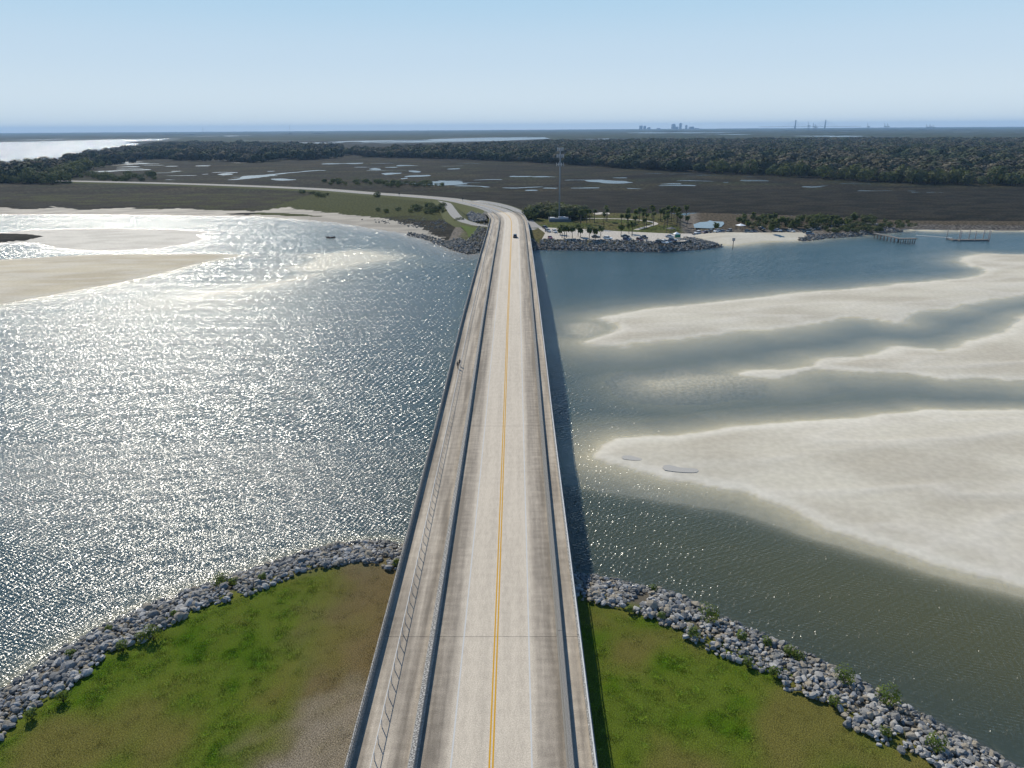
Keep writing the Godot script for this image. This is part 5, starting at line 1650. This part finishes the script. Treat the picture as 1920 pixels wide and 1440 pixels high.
func build_skyline() -> void:
	# city towers, a cable-stayed bridge and harbour cranes on the horizon, at their real distance and size
	var grey := mat(0.2, 0.21, 0.23)
	var far := 16000.0
	var towers := [[1205, 112, 60, "broad"], [1212, 104, 45, "slim"], [1220, 70, 55, "low"], [1266, 145, 70, "tall broad"], [1272, 80, 60, "low stepped"], [1279, 165, 45, "tallest"], [1290, 115, 38, "narrow"], [1300, 78, 90, "wide low"], [1238, 48, 70, "squat"], [1310, 42, 80, "long low"]]
	for e in towers:
		var x: float = (e[0] - 960.0) / 1333.0 * far * 0.94
		var o := thing("city_tower", Vector3(x, 0, -far), 0.3, "%s office tower of the hazy city skyline" % e[3], "building", "city skyline")
		var h: float = e[1] * 0.84
		var w: float = e[2] / 2.2
		part("shaft", flat_box(Vector3(-w, 0, -w), Vector3(w, h * 0.93, w)), grey, o)
		part("crown_block", flat_box(Vector3(-w * 0.6, h * 0.93 + 0.1, -w * 0.6), Vector3(w * 0.6, h, w * 0.6)), grey, o)
	var steel := mat(0.12, 0.15, 0.18)
	var cb := thing("cable_bridge", Vector3.ZERO, 0.0, "distant cable-stayed bridge with two tall pylons", "bridge")
	far = 12700.0
	var xs := []
	for px in [1494.5, 1550.5]:
		var x: float = (px - 960.0) / 1333.0 * far * 0.94
		xs.append(x)
		var st := st_new()
		for s in [-12.0, 12.0]: tube(st, Vector3(x + s * 0.5, 0, -far), Vector3(x + s * 0.25, 158, -far), 7.0, 5.0, 6)
		part("pylon", done(st), steel, cb)
	part("deck", flat_box(Vector3(xs[0] - 600, 50, -far - 14), Vector3(xs[1] + 600, 55, -far + 14)), steel, cb)
	for x in xs:
		for k in 7:
			for s in [-1.0, 1.0]:
				var st := st_new()
				tube(st, Vector3(x, 150 - k * 10, -far), Vector3(x + s * (250 - k * 30), 55.1, -far), 0.5, 0.5, 4)
				part("cable", done(st), steel, cb)
	far = 9500.0
	var names := ["raised boom harbour crane beside the distant cable bridge", "lone harbour crane standing on the horizon", "harbour crane of the hazy distant pair", "pale harbour crane in the farthest hazy group"]
	for e in [[1520, 118, 0], [1530, 100, 0], [1534, 84, 0], [1632, 92, 1], [1664, 92, 2], [1669, 92, 2], [1743, 74, 3], [1749, 80, 3], [1755, 70, 3]]:
		var x: float = (e[0] - 960.0) / 1333.0 * far * 0.94
		var h: float = e[1]
		var o := thing("harbour_crane", Vector3(x, 0, -far), 0.0, names[e[2]], "crane", "harbour cranes on the horizon")
		for sx in [-9.0, 9.0]:
			for sz in [-12.0, 12.0]:
				var st := st_new()
				tube(st, Vector3(sx, 0, sz), Vector3(sx * 0.8, h * 0.5, sz), 1.6, 1.4, 5)
				part("leg", done(st), steel, o)
		part("girder", flat_box(Vector3(-12, h * 0.5, -14), Vector3(16, h * 0.57, 14)), steel, o)
		var bt := st_new()
		tube(bt, Vector3(-8, h * 0.55, 0), Vector3(-14, h, 0), 2.6, 1.8, 5)
		part("boom", done(bt), steel, o)
		var ct := st_new()
		tube(ct, Vector3(6, h * 0.55, 0), Vector3(0, h * 0.8, 0), 1.6, 1.2, 5)
		part("apex_frame", done(ct), steel, o)
	far = 9000.0
	for e in [[383, 90, "thin radio mast far on the western horizon"], [546, 110, "tall thin radio mast beyond the western woods"], [806, 60, "short radio mast on the horizon beyond the road"]]:
		var x: float = (e[0] - 960.0) / 1333.0 * far * 0.94
		var o := thing("radio_mast", Vector3(x, 0, -far), 0.0, e[2], "mast", "radio masts on the horizon")
		var st := st_new()
		tube(st, Vector3.ZERO, Vector3(0, e[1], 0), 1.2, 0.8, 4)
		part("mast", done(st), steel, o)
		for s in [-1.0, 1.0]:
			var gt := st_new()
			tube(gt, Vector3(0, e[1] * 0.9, 0), Vector3(s * e[1] * 0.5, 0, 0), 0.12, 0.12, 3)
			part("guy_wire", done(gt), steel, o)

# ---------- the near banks ----------
func build_near_banks() -> void:
	var eye := Vector3(0, 59, 0)
	revetment("rock_revetment", "near_left", 8.6, "grey rock revetment round the lawn with the worn brown strip", rock_mats, eye)
	revetment("rock_revetment", "near_right", 8.8, "pale grey rock revetment round the plain green lawn", rock_mats, eye)
	# grass
	var st := st_new()
	st.set_smooth_group(-1)
	var r := RandomNumberGenerator.new()
	r.seed = 31
	for k in 9:
		var a := r.randf_range(0, TAU)
		var at := Vector3(cos(a), 0, sin(a)) * r.randf_range(0.0, 0.16)
		var side := Vector3(-sin(a), 0, cos(a)) * 0.035
		var tip := at * 1.9 + Vector3(r.randf_range(-0.06, 0.06), r.randf_range(0.1, 0.2), r.randf_range(-0.06, 0.06))
		for v in [at - side, at + side, tip]: st.add_vertex(v)
	var tuft := done(st)
	var where := []
	for e in [["near_left", 8.0], ["near_right", 8.2]]:
		var pts := poly_of(OUTLINE[e[0]])
		for p in spots_in(OUTLINE[e[0]], 0.17):
			if p.y < 38.0 or p.y > 95.0 or absf(p.x) > 75.0: continue
			if p.x > -14.0 and p.x < 7.0: continue
			if e[0] == "near_left" and p.x > -4.0 or e[0] == "near_right" and p.x < -4.0: continue
			if edge_distance(p, pts) < e[1]: continue
			where.append(p)
	print("tufts ", where.size())
	var mm := MultiMesh.new()
	mm.transform_format = MultiMesh.TRANSFORM_3D
	mm.use_colors = true
	mm.mesh = tuft
	mm.instance_count = where.size()
	for i in where.size():
		var p: Vector2 = where[i]
		var c := lawn(p.x, p.y) * (1.0 + 0.9 * noise_b.get_noise_2d(p.x * 9.0, p.y * 9.0))
		var green := clampf((c.g - c.r) * 18.0, 0.0, 1.0)
		var thick := clampf(0.5 + 0.9 * noise_a.get_noise_2d(p.x * 6.0, p.y * 6.0), 0.1, 1.2)
		var s := (0.4 + 0.5 * green) * thick * rng.randf_range(0.7, 1.3) + 0.12
		mm.set_instance_transform(i, Transform3D(Basis(Vector3.UP, rng.randf_range(0, TAU)).scaled(Vector3(s * 1.2, s * 0.7, s * 1.2)), Vector3(p.x, height_near(p.x, p.y) - 0.01, -p.y)))
		mm.set_instance_color(i, c * rng.randf_range(1.0, 1.7))
	var g := MultiMeshInstance3D.new()
	g.name = "grass"
	g.multimesh = mm
	var gm := vcol_mat(0.8)
	gm.backlight_enabled = true
	gm.backlight = Color(0.7, 0.75, 0.45)
	g.material_override = gm
	add_child(g)
	tag(g, "short rough grass of the two lawns under the bridge", "grass", "", "stuff")
	# shrubs growing among the rocks
	var leafm := mat(0.06, 0.085, 0.022, 0.8)
	leafm.backlight_enabled = true
	leafm.backlight = Color(0.4, 0.45, 0.15)
	var wood := mat(0.09, 0.07, 0.05)
	for e in BANK_SHRUBS:
		var y := height(e[0], e[1])
		var side: String = "round the worn lawn" if e[0] < -3.0 else "round the plain green lawn"
		var word: String = "tall leafy shrub" if e[2] > 2.1 else ("leafy shrub" if e[2] > 1.35 else "low weedy shrub")
		var o := thing("bank_shrub", Vector3(e[0], maxf(y, 0.0), -e[1]), rng.randf_range(0, TAU), "%s growing among the rocks %s" % [word, side], "shrub", "shrubs among the rocks")
		var r3 := RandomNumberGenerator.new()
		r3.seed = int(e[1] * 10.0)
		var sm := st_new()
		var h: float = e[2]
		for k in 5:
			var a := TAU * k / 5.0 + r3.randf()
			tube(sm, Vector3.ZERO, Vector3(cos(a) * h * 0.35, h * r3.randf_range(0.5, 0.9), sin(a) * h * 0.35), 0.05, 0.015, 5)
		part("stems", done(sm), wood, o)
		part("foliage", leaf_ball(r3, Vector3(h * 0.42, h * 0.38, h * 0.42), int(170 * h), 0.12, h * 0.55, 0.15), leafm, o)

func height_near(x: float, d: float) -> float:      # the grid the lawn is drawn on, between its corners
	var gx := floorf((x + 170.0) / 1.25)
	var gd := floorf((d - 15.0) / 1.25)
	var key := Vector2i(int(gx), int(gd))
	if not near_cache.has(key):
		var q := []
		for o in [[0, 0], [1, 0], [0, 1], [1, 1]]: q.append(height(-170.0 + (gx + o[0]) * 1.25, 15.0 + (gd + o[1]) * 1.25))
		near_cache[key] = q
	var c = near_cache[key]
	var u := (x + 170.0) / 1.25 - gx
	var v := (d - 15.0) / 1.25 - gd
	return lerpf(lerpf(c[0], c[1], u), lerpf(c[2], c[3], u), v)
var near_cache := {}
var rock_mats := []
var sea_normal: Texture2D
